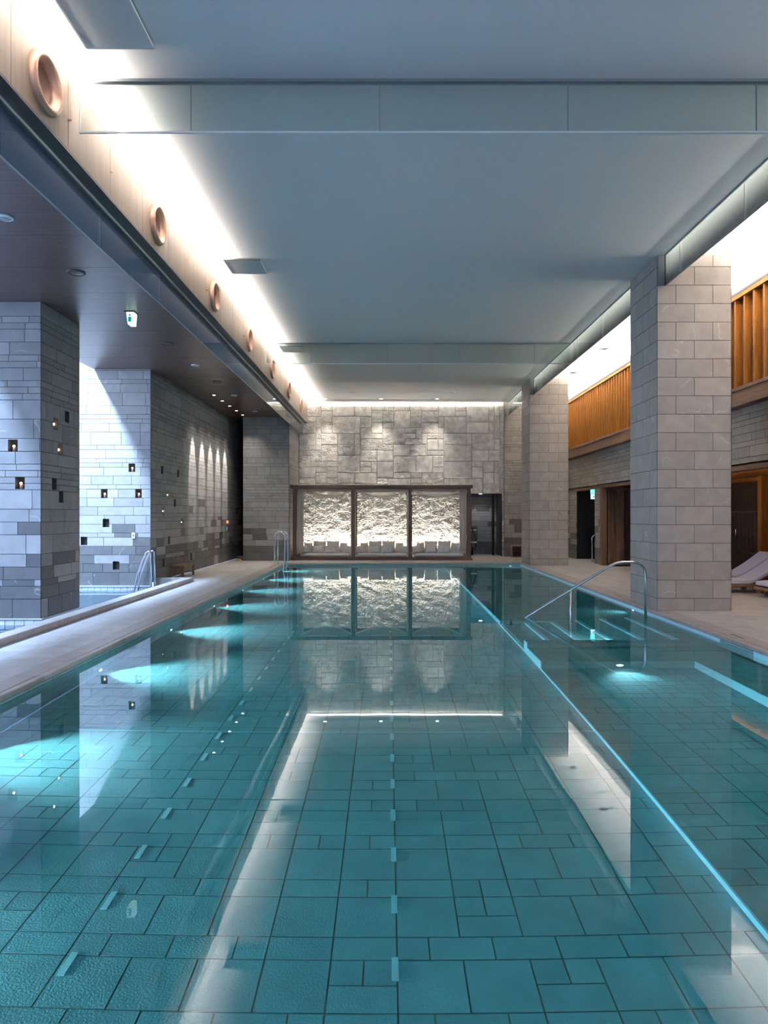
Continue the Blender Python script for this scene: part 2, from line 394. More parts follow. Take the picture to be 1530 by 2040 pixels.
# wall block B: front face (plunge pool end) and the long side wall
BY = 15.55; BX0 = -8.95
wl = tag(empty('wall_left'), kind='structure')
frontB = [(-5.84, 2.63, 1, 'lit niche, topmost and highest lamp on the blue-lit wall'), (-6.47, 2.04, 1, 'lit niche, left one of the pair on the blue-lit wall'),
          (-5.69, 2.04, 1, 'lit niche, right one of the pair nearest the wall corner'), (-6.43, 1.37, 0, 'empty blue-lit niche above the dark bricks on the end wall'),
          (-6.93, .96, 0, 'empty niche at the left edge of the blue-lit wall'), (-6.20, .40, 0, 'lowest empty niche above the plunge pool water')]
sideB = [(16.33, 2.63, 0, 'empty dark niche nearest the corner, upper row of the long side wall'), (17.58, 2.62, 0, 'empty dark niche, farther one in the upper row of the long side wall'),
         (16.78, 2.05, 1, 'lit niche, highest lamp on the long side wall'), (17.30, 1.86, 0, 'empty dark niche lower right of the highest lamp on the side wall'),
         (16.44, 1.65, 1, 'lit niche nearest the corner on the long side wall'), (17.92, 1.37, 1, 'lit niche farthest along the long side wall'),
         (16.85, .93, 0, 'empty dark niche beside a pale brick above the wooden bench'), (16.44, .40, 0, 'empty dark niche low behind the left end of the bench'),
         (18.74, .41, 0, 'empty dark niche low and beyond the wooden bench')]
ZB = -.058; HB = ZC - ZB + 1.2
mb = MB()
csB = courses(HB, 33)
facing(mb, (BX0, BY, ZB), (1, 0, 0), (0, 0, 1), (0, -1, 0), XL - BX0, HB, ashlar(XL - BX0, HB, 33, csB, z0=ZB),
       [niche_hole(x - BX0, z - ZB) for x, z, l, t in frontB])
mb.build('wall_face', [M['stone_l'], M['grout']], wl)
mb = MB()
csC = courses(ZS, 37)
facing(mb, (XL, BY, 0), (0, 1, 0), (0, 0, 1), (1, 0, 0), 27.6 - BY, ZS, ashlar(27.6 - BY, ZS, 37, csC, wr=(.35, .75)),
       [niche_hole(y - BY, z) for y, z, l, t in sideB])
mb.build('wall_face', [M['stone_l'], M['grout']], wl)
mb = MB(); mb.box(BX0, XL + .02, BY - .03, BY, -.075, ZB); mb.build('ledge_strip', M['profile'], wl)
mb = MB()
facing(mb, (BX0, BY + .005, -.62), (1, 0, 0), (0, 0, 1), (0, -1, 0), XL - BX0 + .85, .54,
       [(i * .15, i * .15 + .15, .09 * j, .09 * j + .09, tone(rng, 0, .06)) for i in range(30) for j in range(6)])
mb.build('tiled_base', [M['paleTile'], M['grout']], wl)
for x, z, l, t in frontB: niche_specs.append(((x, BY, z), 'f', l, t))
for y, z, l, t in sideB: niche_specs.append(((XL, y, z), 's', l, t))

mn = MB()  # niche lining, local: opening faces -Y
mn.box(-NW, NW, 0.0, ND, -NH, NH, skip='f')
mlamp = MB(); mlamp.lathe([(.001, -.095), (.030, -.094), (.034, -.05), (.030, -.02), (.012, .0), (.012, .02), (.001, .021)], (0, .06, 0), 'z', 16)
mbulb = MB(); mbulb.lathe([(.001, -.02), (.014, -.014), (.019, 0), (.014, .014), (.001, .02)], (0, .03, -.005), 'z', 12)
src_me = {}
for c, ax, lit, lab in niche_specs:
    rz = 0 if ax == 'f' else PI / 2
    r = lthing('wall_niche', lab, 'niche', c, 'lamp niches let into the grey stone', rz)
    if 'a' not in src_me:
        a = mn.build('lining', M['niche'], r); src_me['a'] = a.data
    else:
        a = bpy.data.objects.new('lining', src_me['a']); COL.objects.link(a); a.parent = r
    if lit:
        for nm, mbx, mt in (('glass_jar', mlamp, M['copper_in']), ('bulb', mbulb, M['lampniche'])):
            up_ = r if nm == 'glass_jar' else jar
            if nm not in src_me: q = mbx.build(nm, mt, None, True); src_me[nm] = q.data
            else: q = bpy.data.objects.new(nm, src_me[nm]); COL.objects.link(q)
            q.parent = up_
            if nm == 'glass_jar': jar = q

# far left wall block beside the pavilion
FX0, FX1, FY = -4.94, -3.37, 23.2
wf = tag(empty('wall_far_left'), kind='structure')
mb = MB(); csF = courses(ZC, 55)
facing(mb, (FX0, FY, 0), (1, 0, 0), (0, 0, 1), (0, -1, 0), FX1 - FX0, ZC, ashlar(FX1 - FX0, ZC, 55, csF, wr=(.4, .75)))
facing(mb, (FX1, FY, 0), (0, 1, 0), (0, 0, 1), (1, 0, 0), YB - FY + .3, ZC, ashlar(YB - FY + .3, ZC, 56, csF, wr=(.4, .75), dk=False))
facing(mb, (FX0, 27.6, 0), (0, -1, 0), (0, 0, 1), (-1, 0, 0), 27.6 - FY, ZS, ashlar(4.4, ZS, 57, csF, wr=(.4, .75)))
mb.build('wall_face', [M['stone_l'], M['grout']], wf)
mb = MB(); mb.box(XL - .1, FX0 + .1, 27.6, 27.7, 0, ZS); mb.build('passage_end', M['niche'], wf)

# ------------------------------------------------------------------ rough stone wall at the far end
def rock_wall():
    RX0, RX1, RZ1 = -3.37, 4.36, ZC - .03
    ox0, ox1, oz1 = 2.92, 4.28, 2.36          # doorway to the shower
    st = .0165
    nx = int((RX1 - RX0) / st) + 1; nz = int(RZ1 / st) + 1
    r = random.Random(91); rects = []
    u = .21; gx = int((RX1 - RX0) / u) + 2; gz = int(RZ1 / u) + 2
    occ = [[-1] * gz for _ in range(gx)]; info = []
    sizes = [(4, 2), (3, 2), (4, 3), (3, 3), (2, 2), (3, 1), (4, 2), (2, 1), (5, 3), (3, 2)]
    for j in range(gz):
        for i in range(gx):
            if occ[i][j] >= 0: continue
            for w, h in r.sample(sizes, len(sizes)) + [(2, 1), (1, 2), (1, 1)]:
                if i + w <= gx and j + h <= gz and all(occ[a][b] < 0 for a in range(i, i + w) for b in range(j, j + h)): break
            k = len(info); x = (i + w / 2) * u + RX0; z = (j + h / 2) * u
            smooth = .85 if x > 1.9 and z > 2.6 else (.35 if z > 2.6 else .10)
            rough = .22 if r.random() < smooth else r.uniform(.7, 1.3)
            low = z < 2.4
            if low: rough = r.uniform(1.5, 2.0) if r.random() < .93 else .5
            info.append((i * u, (i + w) * u, j * u, (j + h) * u, r.uniform(0, .03) * (.5 if low else 1), rough, r.uniform(.9, 1.1)))
            for a in range(i, i + w):
                for b in range(j, j + h): occ[a][b] = k
    V = []; C = []
    fr = mnoise.fractal
    for a in range(nx):
        X = a * (RX1 - RX0) / (nx - 1)
        for b in range(nz):
            Z = b * RZ1 / (nz - 1)
            k = occ[min(int(X / u), gx - 1)][min(int(Z / u), gz - 1)]
            x0, x1, z0, z1, off, ro, tn = info[k]
            e = min(X - x0, x1 - X, Z - z0, z1 - Z)
            g = min(1, max(0, e / .022))
            n = fr(Vector((X * 3.2 + k * 3.1 * (Z > 2.35), Z * 4.6, k * 1.7 * (Z > 2.35))), .9, 2.1, 4)
            n2 = abs(mnoise.noise(Vector((X * 11, Z * 17, 0))))
            n3 = mnoise.noise(Vector((X * 23, Z * 29, 7)))
            d = off + ro * (.020 * n + .026 * n2 + .018 * n3) + .012
            if Z < 2.3: g = max(g, .75)
            d = d * g - .012 * (1 - g)
            V.append((RX0 + X, YB - d, Z)); C.append(tn * (.8 if g < .35 else 1))
    F = []; cc = []
    for a in range(nx - 1):
        for b in range(nz - 1):
            X = RX0 + (a + .5) * (RX1 - RX0) / (nx - 1); Z = (b + .5) * RZ1 / (nz - 1)
            if ox0 < X < ox1 and Z < oz1: continue
            p = a * nz + b
            F.append((p, p + nz, p + nz + 1, p + 1)); t = (C[p] + C[p + nz + 1]) / 2; cc.append((t, t * .995, t * .985))
    mb = MB(); mb.v = V; mb.f = F; mb.m = [0] * len(F); mb.c = cc
    return mb
wb = tag(empty('wall_back'), kind='structure')
rock_wall().build('rough_stone_face', M['rock'], wb, smooth=False)
mb = MB(); mb.box(-3.6, 2.92, YB + .12, YB + .2, 0, ZC); mb.box(2.92, 7, YB + .12, YB + .2, 2.36, ZC); mb.box(4.28, 7, YB + .0, YB + .12, 0, 2.36)
mb.build('backing', M['grout'], wb)
# smoother ashlar strip to the right of the rough wall
mb = MB(); csG = courses(ZC, 71)
facing(mb, (4.34, 25.55, 0), (1, 0, 0), (0, 0, 1), (0, -1, 0), 2.4, ZC, ashlar(2.4, ZC, 71, csG, wr=(.3, .7)))
facing(mb, (4.34, 25.9, 0), (0, -1, 0), (0, 0, 1), (-1, 0, 0), .35, ZC, ashlar(.35, ZC, 72, csG, wr=(.3, .7), dk=False))
mb.build('ashlar_face', [M['stone_r'], M['grout']], wb)

# shower recess behind the doorway
sh = tag(empty('wall_shower_recess'), kind='structure')
mb = MB()
facing(mb, (2.6, 27.1, 0), (1, 0, 0), (0, 0, 1), (0, -1, 0), 2.2, 2.4, ashlar(2.2, 2.4, 81, courses(2.4, 81), wr=(.35, .7)))
mb.build('tiled_back', [M['stone_l'], M['grout']], sh)
mb = MB(); mb.box(2.55, 2.6, 25.83, 27.1, 0, 2.4); mb.box(4.28, 4.34, 25.7, 27.1, 0, 2.4); mb.box(2.55, 4.34, 25.72, 27.1, 2.37, 2.45)
mb.build('recess_lining', M['niche'], sh)
mb = MB(); mb.box(3.93, 4.02, 25.86, 25.95, 0, 2.36); mb.build('door_post', M['black'], sh)
mb = MB(); mb.box(2.6, 3.98, 25.74, 25.86, 0, .03); mb.build('threshold', M['cloth'], sh)
s = thing('shower_column', 'black shower column with chrome taps in the doorway recess', 'shower', (3.2, 26.1, 0))
mb = MB(); mb.tube([(3.16, 26.1, .0), (3.16, 26.1, 1.72)], .022); mb.box(3.06, 3.24, 26.02, 26.14, 0, .36); mb.tube([(3.16, 26.1, 1.7), (3.20, 26.05, 1.78), (3.29, 26.0, 1.80)], .014)
mb.build('riser', M['blackmetal'], s, True)
mb = MB(); mb.tube([(3.06 + .03 * math.sin(i * .8), 26.04, 1.75 - i * .08) for i in range(20)], .022, 8); mb.tube([(3.22, 26.0, 1.1 - .05 * i) if i < 3 else (3.22 + .12 * math.sin((i - 3) / 12 * PI), 26.0, .95 - (i - 3) * .075) for i in range(14)], .018, 8)
mb.build('hose', M['black'], s, True)
mb = MB(); mb.lathe([(.001, -.02), (.045, -.02), (.05, .0), (.02, .02), (.001, .02)], (3.31, 26.0, 1.80), 'z', 18); mb.build('shower_head', M['chrome'], s, True)
for z in (.98, .52):
    mb = MB(); mb.box(3.14, 3.36, 26.0, 26.06, z - .025, z + .025); mb.tube([(3.34, 25.96, z), (3.34, 26.06, z)], .028); mb.build('tap', M['chrome'], s)
b = thing('storage_box', 'open wooden box standing at the foot of the far right wall', 'box', (4.75, 25.2, 0))
mb = MB(); mb.box(4.53, 4.57, 25.0, 25.4, 0, .43); mb.box(4.93, 4.97, 25.0, 25.4, 0, .43); mb.box(4.57, 4.93, 25.0, 25.4, .39, .43); mb.box(4.57, 4.93, 25.0, 25.4, 0, .03); mb.box(4.57, 4.93, 25.37, 25.4, .03, .39)
mb.build('carcass', M['bench'], b)
mb = MB(); mb.box(4.57, 4.93, 25.05, 25.37, .20, .22); mb.build('shelf', M['bench'], b)

# ------------------------------------------------------------------ right wall
wr = tag(empty('wall_right'), kind='structure')
mb = MB(); r = random.Random(8)
cs = []; z = 2.47
while z < 3.6:
    h = r.choice((.1, .15, .2, .1)); cs.append((z - 2.47, z + h - 2.47)); z += h
facing(mb, (XR, 26, 2.47), (0, -1, 0), (0, 0, 1), (-1, 0, 0), 28, z - 2.47, ashlar(28, 1.2, 91, cs, dk=False, wr=(.35, .8)))
facing(mb, (XR, 25.6, 0), (0, -1, 0), (0, 0, 1), (-1, 0, 0), 25.6 - 24.1, 2.45, ashlar(1.5, 2.45, 92, courses(2.45, 92)))
facing(mb, (XR, 22.0, 0), (0, -1, 0), (0, 0, 1), (-1, 0, 0), .75, 2.45, ashlar(.75, 2.45, 93, courses(2.45, 93)))
mb.build('wall_face', [M['stone_r'], M['grout']], wr)
mb = MB(); mb.box(XR + .03, XR + .3, -2.4, 25.6, 2.47, ZC); mb.build('wall_core', M['niche'], wr)
mb = MB(); mb.box(XR + .0, XR + .25, -2.4, 25.4, 2.39, 2.465, skip=''); mb.box(XR - .03, XR, -2.4, 25.4, 2.39, 2.48); mb.build('lintel_trim', M['walnut_y'], wr)
# recess room behind the wall
mb = MB(); mb.box(XR, 8.9, -2.4, 27.2, 2.46, 2.52); mb.build('recess_ceiling', M['amber'], wr)
mb = MB(); mb.box(8.8, 8.88, -2.4, 21.2, 0, 2.46); mb.build('recess_back', M['amber'], wr)
mb = MB(); mb.box(6.69, 9.2, 24.2, 24.3, 0, 2.45); mb.box(9.1, 9.2, 20.9, 24.3, 0, 2.46); mb.box(6.70, 9.2, 21.18, 21.26, 0, 2.46); mb.build('corridor_lining', M['black'], wr)

# dark slatted cupboard doors in the recess
d = thing('slatted_door', 'dark wooden slatted cupboard door behind the sun loungers', 'door', (8.77, 16.9, 0))
mb = MB(); mb.box(8.74, 8.80, 15.98, 17.95, 0, 2.36)
for i in range(39): mb.box(8.715, 8.74, 16.0 + i * .05, 16.03 + i * .05, .04, 2.3)
leaf = mb.build('leaf', M['darkwood'], d)
mb = MB()
for zz in (.62, 1.62): mb.box(8.70, 8.735, 15.98, 17.95, zz, zz + .03)
mb.build('rail', M['darkwood'], d)
mb = MB(); mb.tube([(8.69, 17.02, 1.02), (8.66, 17.02, 1.05), (8.66, 17.02, 1.2), (8.69, 17.02, 1.23)], .012); tag(mb.build('handle', M['chrome'], leaf, True), 'slim chrome handle')
d = thing('wooden_post', 'upright amber wood jamb beside the dark slatted door', 'post', (8.72, 15.9, 0))
mb = MB(); mb.box(8.64, 8.8, 15.80, 15.97, 0, 2.46); mb.build('post', M['amber'], d)

# slatted partition facing the camera, with its post and plinth
d = thing('slatted_partition', 'brown wooden slatted partition between column and dark doorway', 'partition', (7.4, 20.9, 0))
mb = MB(); mb.box(6.75, 8.75, 21.0, 21.08, .06, 2.42); mb.build('backing', M['darkwood'], d)
mb = MB()
for i in range(34):
    x = 6.76 + i * .058
    if x < 8.7: mb.box(x, x + .036, 20.95, 21.0, .08, 2.30)
mb.build('slats', M['walnut'], d)
mb = MB(); mb.box(6.98, 7.22, 20.90, 20.95, .08, 2.30); mb.build('centre_board', M['walnut'], d)
mb = MB(); mb.box(6.72, 8.75, 20.88, 21.0, 2.30, 2.40); mb.build('head_rail', M['walnut'], d)
mb = MB(); mb.box(6.74, 8.75, 20.6, 21.05, 0, .06); mb.build('plinth', M['darkwood'], d)
d = thing('wooden_post', 'square walnut post at the corner of the dark doorway', 'post', (6.64, 21.12, 0))
mb = MB(); mb.box(6.58, 6.72, 20.98, 21.24, 0, 2.40); mb.build('post', M['walnut'], d)
# doorway rail
d = thing('handrail', 'small bent steel handrail inside the dark doorway', 'handrail', (6.9, 22.5, 0))
mb = MB(); mb.tube([(6.72, 22.5, 0), (6.72, 22.5, .78)] + [(6.72 + .1 - .1 * math.cos(a), 22.5, .78 + .1 * math.sin(a)) for a in (.4, .8, 1.2, 1.57)] + [(7.3, 22.5, .86)], .02); mb.build('tube', M['steel'], d, True)

# slatted screen under the right cove
d = thing('slatted_screen', 'amber wooden vertical slat screen high on the right wall', 'screen', (XS, 12, 3.56))
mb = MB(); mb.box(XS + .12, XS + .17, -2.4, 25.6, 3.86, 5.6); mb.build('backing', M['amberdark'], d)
mb = MB(); ys = []
y = 25.3
while y > 17: ys.append(y); y -= .222
y = 16.6
while y > 2: ys.append(y); y -= .325
for y in ys: mb.box(XS + .0, XS + .12, y - .025, y + .025, 3.9, 5.53)
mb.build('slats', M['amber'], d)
mb = MB(); mb.box(XS - .03, XS + .17, -2.4, 25.6, 5.53, 5.60); mb.build('top_rail', M['amber'], d)
mb = MB(); mb.box(XS - .04, XS + .12, -2.4, 25.6, 3.84, 3.90); mb.build('bottom_rail', M['walnut_y'], d)
mb = MB(); mb.box(XS - .02, XS + .25, -2.4, 25.6, 3.56, 3.84); mb.build('fascia_board', M['walnut_y'], d)

# ------------------------------------------------------------------ ceilings
ce = tag(empty('ceiling'), kind='structure')
mb = MB(); mb.box(-3.35, 7.2, -2.4, YB + .3, ZC, ZC + .2); mb.build('plaster_slab', M['ceil'], ce)
mb = MB()
y = -2.4
while y < 27.5:
    y2 = y + 1.15 if False else y + 1.05
    mb.box(-6.70, -3.25, y + .003, min(y2, 27.6) - .003, ZS, ZS + .03); y = y2
mb.box(-6.70, -3.26, -2.4, 27.6, ZS + .012, ZS + .06, mat=1)
mb.box(-6.72, -6.66, -2.4, BY, ZS + .06, ZC + 1.2, mat=2)
mb.build('soffit_panels', [M['soffit'], M['black'], M['ceil']], ce)
mb = MB(); mb.box(-9.0, -6.6, -2.4, BY + .1, ZC + 1.0, ZC + 1.1); mb.build('roof_light_head', M['ceil'], ce)
# far end edge: bright reveal and shadow gap
mb = MB(); mb.box(-3.0, 4.3, YB - .16, YB - .13, ZC - .035, ZC); mb.box(-3.0, 4.3, YB - .07, YB + .1, ZC - .02, ZC, mat=1); mb.build('edge_reveal', [M['profile'], M['black']], ce)

# wooden fascia with round air diffusers
fa = tag(empty('trim_1'), kind='structure')
ys = [5.5 + .98 * k for k in range(-9, 22)]
mb = MB(); HOLES = [(6.03 + 2.94 * k - .172, 6.03 + 2.94 * k + .172, 5.365 - .172, 5.365 + .172) for k in range(7)]
for k in range(len(ys) - 1):
    y0, y1 = ys[k], min(ys[k + 1], YB)
    if y1 <= y0: continue
    rs = [(y0 + .004, y1 - .004, 5.02, 5.69)]
    for h in HOLES: rs = subtract(rs, h)
    for (a, b, c, d) in rs: mb.box(XF - .03, XF, a, b, c, d)
rs = [(ys[0], YB, 5.02, 5.685)]
for h in HOLES: rs = subtract(rs, h)
for (a, b, c, d) in rs: mb.box(XF - .035, XF - .012, a, b, c, d, mat=1)
mb.build('fascia_panels', [M['fascia'], M['fascia_dark']], fa)
mb = MB(); mb.box(-3.25, XF - .002, ys[0], YB, 5.0, 5.03); mb.build('underside', M['underside'], fa)
mb = MB(); mb.box(-3.35, -3.25, ys[0], YB, ZS - .0, 5.03); mb.box(-3.36, -3.33, ys[0], YB, 5.03, ZC); mb.build('back_board', M['boardgrey'], fa)
prof_ring = [(.185, -.03), (.20, .045), (.215, .06), (.235, .055), (.25, .03), (.26, .0), (.26, -.0)]
for k in range(7):
    y = 6.03 + 2.94 * k
    lab = ['nearest', 'second', 'third', 'fourth', 'fifth', 'sixth', 'farthest'][k]
    t = thing('air_diffuser', f'round copper air nozzle, {lab} along the wooden fascia', 'vent', (XF, y, 5.365), 'round air nozzles along the fascia')
    a = MB(); a.lathe([(.26, .0), (.258, .03), (.245, .052), (.225, .058), (.208, .052), (.195, .035), (.178, .012), (.168, .0), (.168, -.03)], (XF, y, 5.365), 'x', 48); o = a.build('ring', M['copper'], t, True)
    a = MB(); a.lathe([(.169, -.028), (.155, -.07), (.13, -.11), (.09, -.14), (.05, -.15), (.001, -.152)], (XF, y, 5.365), 'x', 48)
    a.build('cone', M['copper_in'], t, True)
# small pins at the panel joints
for k, y in enumerate((6.48, 7.46, 11.38, 14.3)):
    a = MB(); a.tube([(XF - .005, y, 5.30), (XF + .035, y, 5.30)], .008, 10); tag(a.build('panel_pin', M['copper'], None, True), ['small metal pin on the fascia joint beside the first glass screen', 'small metal pin on the second fascia joint past the first screen', 'small metal pin on the fascia before the third nozzle', 'small metal pin on the fascia before the fourth nozzle'][k], 'pin', 'pins on the fascia joints')

# ------------------------------------------------------------------ glass smoke screens
def screen_x(y, xs, lab):
    t = thing('smoke_screen', lab, 'glass screen', (0, y, 5.5), 'glass smoke screens below the ceiling')
    for i in range(len(xs) - 1):
        a = MB(); a.box(xs[i] + .004, xs[i + 1] - .004, y - .004, y + .004, 5.262, ZC - .02); a.build('pane', M['glass_x'], t)
        if i:
            b_ = MB(); b_.box(xs[i] - .004, xs[i] + .004, y - .006, y + .006, 5.26, ZC - .02); b_.build('seam', M['profile_dk'], t)
    a = MB(); a.box(xs[0], xs[-1], y - .01, y + .01, 5.245, 5.262); a.box(xs[0] - .012, xs[0], y - .01, y + .01, 5.245, ZC - .03); a.build('bottom_channel', M['profile'], t)
    a = MB(); a.box(xs[0], xs[-1], y - .03, y + .03, ZC - .028, ZC); a.build('top_channel', M['profile_dk'], t)
screen_x(6.61, [-2.98, -1.91, -.085, 1.74, 3.565, 4.44], 'clear glass smoke screen crossing the ceiling nearest the camera')
screen_x(16.7, [-2.98, -1.88, -.03, 1.74, 3.58, 4.44], 'clear glass smoke screen crossing the ceiling halfway down the pool')
XG = 4.485
def screen_y(y0, y1, lab, joints):
    t = thing('smoke_screen', lab, 'glass screen', (XG, (y0 + y1) / 2, 5.5), 'glass smoke screens below the ceiling')
    js = [y0] + [j for j in joints if y0 + .2 < j < y1 - .2] + [y1]
    for i in range(len(js) - 1):
        a = MB(); a.box(XG - .004, XG + .004, js[i] + .003, js[i + 1] - .003, 5.272, ZC - .02); a.build('pane', M['glass_r'], t)
        if i:
            b_ = MB(); b_.box(XG - .006, XG + .006, js[i] - .004, js[i] + .004, 5.27, ZC - .02); b_.build('seam', M['profile_dk'], t)
    a = MB(); a.box(XG - .008, XG + .008, y0, y1, 5.262, 5.272); a.build('bottom_channel', M['profile_dk'], t)
    a = MB(); a.box(XG - .02, XG + .02, y0, y1, ZC - .02, ZC); a.build('top_channel', M['profile_dk'], t)
    if y1 < 22:
        a = MB(); a.box(cx0 + .005, XG, y1 - .012, y1 - .003, 5.262, ZC - .01); a.build('return_pane', M['glass_r'], t)
        a = MB(); a.box(XG - .012, XG + .012, y1 - .02, y1, 5.262, ZC - .01); a.build('dark_end_strip', M['blackmetal'], t)  # narrow black strip at the column end of the pane
J = [8.59 + 1.9 * k for k in range(-5, 12)]
screen_y(-2.3, 11.05, 'glass smoke screen running to the nearest right column', J)
screen_y(12.31, 21.06, 'glass smoke screen between the two right columns', J)
screen_y(22.33, 25.5, 'short glass smoke screen beyond the far right column', J)
t = thing('smoke_screen', 'long glass smoke screen with blue daylight coloured in, under the wooden fascia', 'glass screen', (-3.2, 12, 4.7), 'glass smoke screens below the ceiling')
js = [-2.3 + 1.98 * k for k in range(14)] + [YB - .12]
for i in range(len(js) - 1):
    a = MB(); a.box(-3.204, -3.196, js[i] + .003, js[i + 1] - .003, 4.515, 4.97); a.build('pane', M['glass_l'], t)
a = MB(); a.box(-3.215, -3.185, -2.3, YB - .1, 4.97, 5.0); a.build('top_channel', M['profile'], t)
a = MB(); a.box(-3.207, -3.193, -2.3, YB - .1, 4.503, 4.515); a.build('bottom_channel', M['profile_dk'], t)

# ------------------------------------------------------------------ ceiling fittings
for k, (y, lab) in enumerate(((5.5, 'nearest'), (11.2, 'middle'), (16.9, 'farthest'))):
    t = thing('ceiling_access_panel', f'square suspended ceiling panel, {lab} of three beside the cove light', 'ceiling panel', (-2.4, y + .3, ZC - .05), 'suspended ceiling panels along the cove')
    a = MB(); a.box(-2.70, -2.10, y, y + .61, ZC - .035, ZC - .02); a.build('panel', M['ceil_panel'], t)
    a = MB()
    for q in ((-2.705, -2.69, y, y + .61), (-2.11, -2.095, y, y + .61), (-2.705, -2.095, y, y + .012), (-2.705, -2.095, y + .6, y + .612)): a.box(*q, ZC - .04, ZC - .015)
    a.build('frame', M['profile'], t)
    a = MB(); a.box(-2.6, -2.2, y + .1, y + .5, ZC - .02, ZC); a.build('hanger_box', M['profile_dk'], t)
def disc(name, x, y, z, r, lab, cat, grp, mat, rim):
    t = thing(name, lab, cat, (x, y, z), grp)
    a = MB(); a.lathe([(r, 0), (r, -.012), (r * .82, -.022), (r * .8, -.012)], (x, y, z), 'z', 28); a.build('rim', M[rim], t, True)
    a = MB(); a.lathe([(r * .8, -.012), (r * .4, -.02), (.001, -.022)], (x, y, z), 'z', 28); a.build('face', M[mat], t, True)
nm = ['nearest', 'second', 'third', 'fourth', 'fifth', 'sixth', 'farthest']
for k, (y, white) in enumerate(((7.61, 1), (9.34, 0), (13.2, 0), (15.1, 1), (17.0, 0), (18.9, 1), (21.8, 1))):
    disc('ceiling_speaker', -4.27, y, ZS, .085 if white else .12, ('white-rimmed round fitting' if white else 'wide brown round speaker') + f', {nm[k]} in the row on the dark soffit', 'ceiling fitting', 'round fittings on the dark soffit', 'profile_dk' if white else 'soffit', 'white' if white else 'fascia_dark')
for x, y, lab in ((-1.2, 23.4, 'left pale round detector on the ceiling near the rough wall'), (2.2, 23.4, 'right pale round detector on the ceiling near the rough wall'),
                  (5.6, 17.3, 'pale round detector above the slats, nearer one'), (5.6, 20.2, 'pale round detector above the slats, farther one')):
    disc('smoke_detector', x, y, ZC, .11, lab, 'ceiling fitting', 'round detectors on the white ceiling', 'profile', 'profile')
def spot(parent, loc, target, power, size, col=(1, .93, .85), blend=.6, rad=.03):
    l = bpy.data.lights.new('lamp', 'SPOT'); l.energy = power; l.spot_size = math.radians(size); l.spot_blend = blend; l.color = col; l.shadow_soft_size = rad
    o = bpy.data.objects.new('lamp', l); COL.objects.link(o); o.parent = parent
    o.location = Vector(loc) - parent.location
    o.rotation_euler = (Vector(target) - Vector(loc)).to_track_quat('-Z', 'Y').to_euler(); return o
def area(name, loc, direction, sx, sy, power, col, parent=None, spread=180, up=(0, 1, 0)):
    l = bpy.data.lights.new(name, 'AREA'); l.shape = 'RECTANGLE'; l.size = sx; l.size_y = sy; l.energy = power; l.color = col; l.spread = math.radians(spread)
    o = bpy.data.objects.new(name, l); COL.objects.link(o); o.location = loc
    zz = -Vector(direction).normalized(); yy = Vector(up); yy = (yy - zz * yy.dot(zz)).normalized(); xx = yy.cross(zz)
    from mathutils import Matrix
    o.rotation_euler = Matrix((xx, yy, zz)).transposed().to_euler()
    if parent: o.parent = parent; o.location = Vector(loc) - parent.location
    return o
P_DL, P_DLW = 800, 150
for k in range(5):
    y = (18.87, 19.82, 20.75, 21.67, 22.6)[k]
    t = thing('recessed_downlight', f'small bright downlight, {nm[k] if k < 4 else "farthest"} of five on the dark soffit', 'downlight', (-4.82, y, ZS), 'five downlights grazing the left stone wall')
    a = MB(); a.lathe([(.05, 0), (.05, -.006), (.038, -.008)], (-4.82, y, ZS), 'z', 20); a.build('trim_ring', M['white'], t, True)
    a = MB(); a.lathe([(.038, -.007), (.001, -.009)], (-4.82, y, ZS), 'z', 20); a.build('lens', M['lampwhite'], t)
    spot(t, (-4.82, y, ZS - .03), (-5.45, y, 2.75), P_DL, 22, (1, .93, .87), .6)
    spot(t, (-4.82, y, ZS - .035), (-4.3, y, 0), 110, 95, (1, .93, .87), 1.0)  # extra wide lamp added to brighten the deck below
for k, (x, lab) in enumerate(((-2.28, 'left'), (-.263, 'middle'), (1.77, 'right'))):
    t = thing('recessed_downlight', f'small bright downlight, {lab} of three in front of the rough wall', 'downlight', (x, 24.7, ZC), 'three downlights before the rough wall')
    a = MB(); a.lathe([(.075, 0), (.075, -.006), (.055, -.008)], (x, 24.7, ZC), 'z', 20); a.build('trim_ring', M['white'], t, True)
    a = MB(); a.lathe([(.055, -.007), (.001, -.009)], (x, 24.7, ZC), 'z', 20); a.build('lens', M['lampwhite'], t)
    spot(t, (x, 24.7, ZC - .03), (x - .05, YB, 3.9), P_DLW, 50, (1, .93, .87), 1.0)
t = thing('recessed_downlight', 'small downlight in the ceiling of the shower recess', 'downlight', (3.6, 26.3, 2.37))
a = MB(); a.lathe([(.06, 0), (.05, -.008), (.001, -.01)], (3.55, 26.3, 2.37), 'z', 20); a.build('lens', M['lampwhite'], t)
spot(t, (3.55, 26.3, 2.33), (3.7, 27.0, 1.2), 22, 70, (.9, .92, 1))

# exit signs
t = thing('exit_sign', 'small pale lit exit sign hanging from the dark soffit', 'sign', (-4.22, 11.2, ZS))
a = MB(); a.box(-4.30, -4.13, 11.1, 11.3, ZS - .012, ZS); a.build('mount', M['blackmetal'], t)
a = MB(); a.prism([(-4.27, ZS - .012), (-4.15, ZS - .012), (-4.165, ZS - .21), (-4.245, ZS - .21)], 'y', 11.12, 11.28); pl = a.build('housing', M['exit'], t)
a = MB()
a.box(-4.235, -4.185, 11.112, 11.119, ZS - .17, ZS - .09); a.box(-4.225, -4.195, 11.112, 11.119, ZS - .075, ZS - .05)
tag(a.build('running_figure', M['exitsym'], pl), 'dark green running figure')
t = thing('exit_sign', 'green lit exit sign hanging in the dark doorway', 'sign', (6.75, 22.6, 2.4))
a = MB(); a.box(6.70, 6.86, 22.56, 22.62, 2.26, 2.39); a.build('upper_panel', M['exitg'], t)
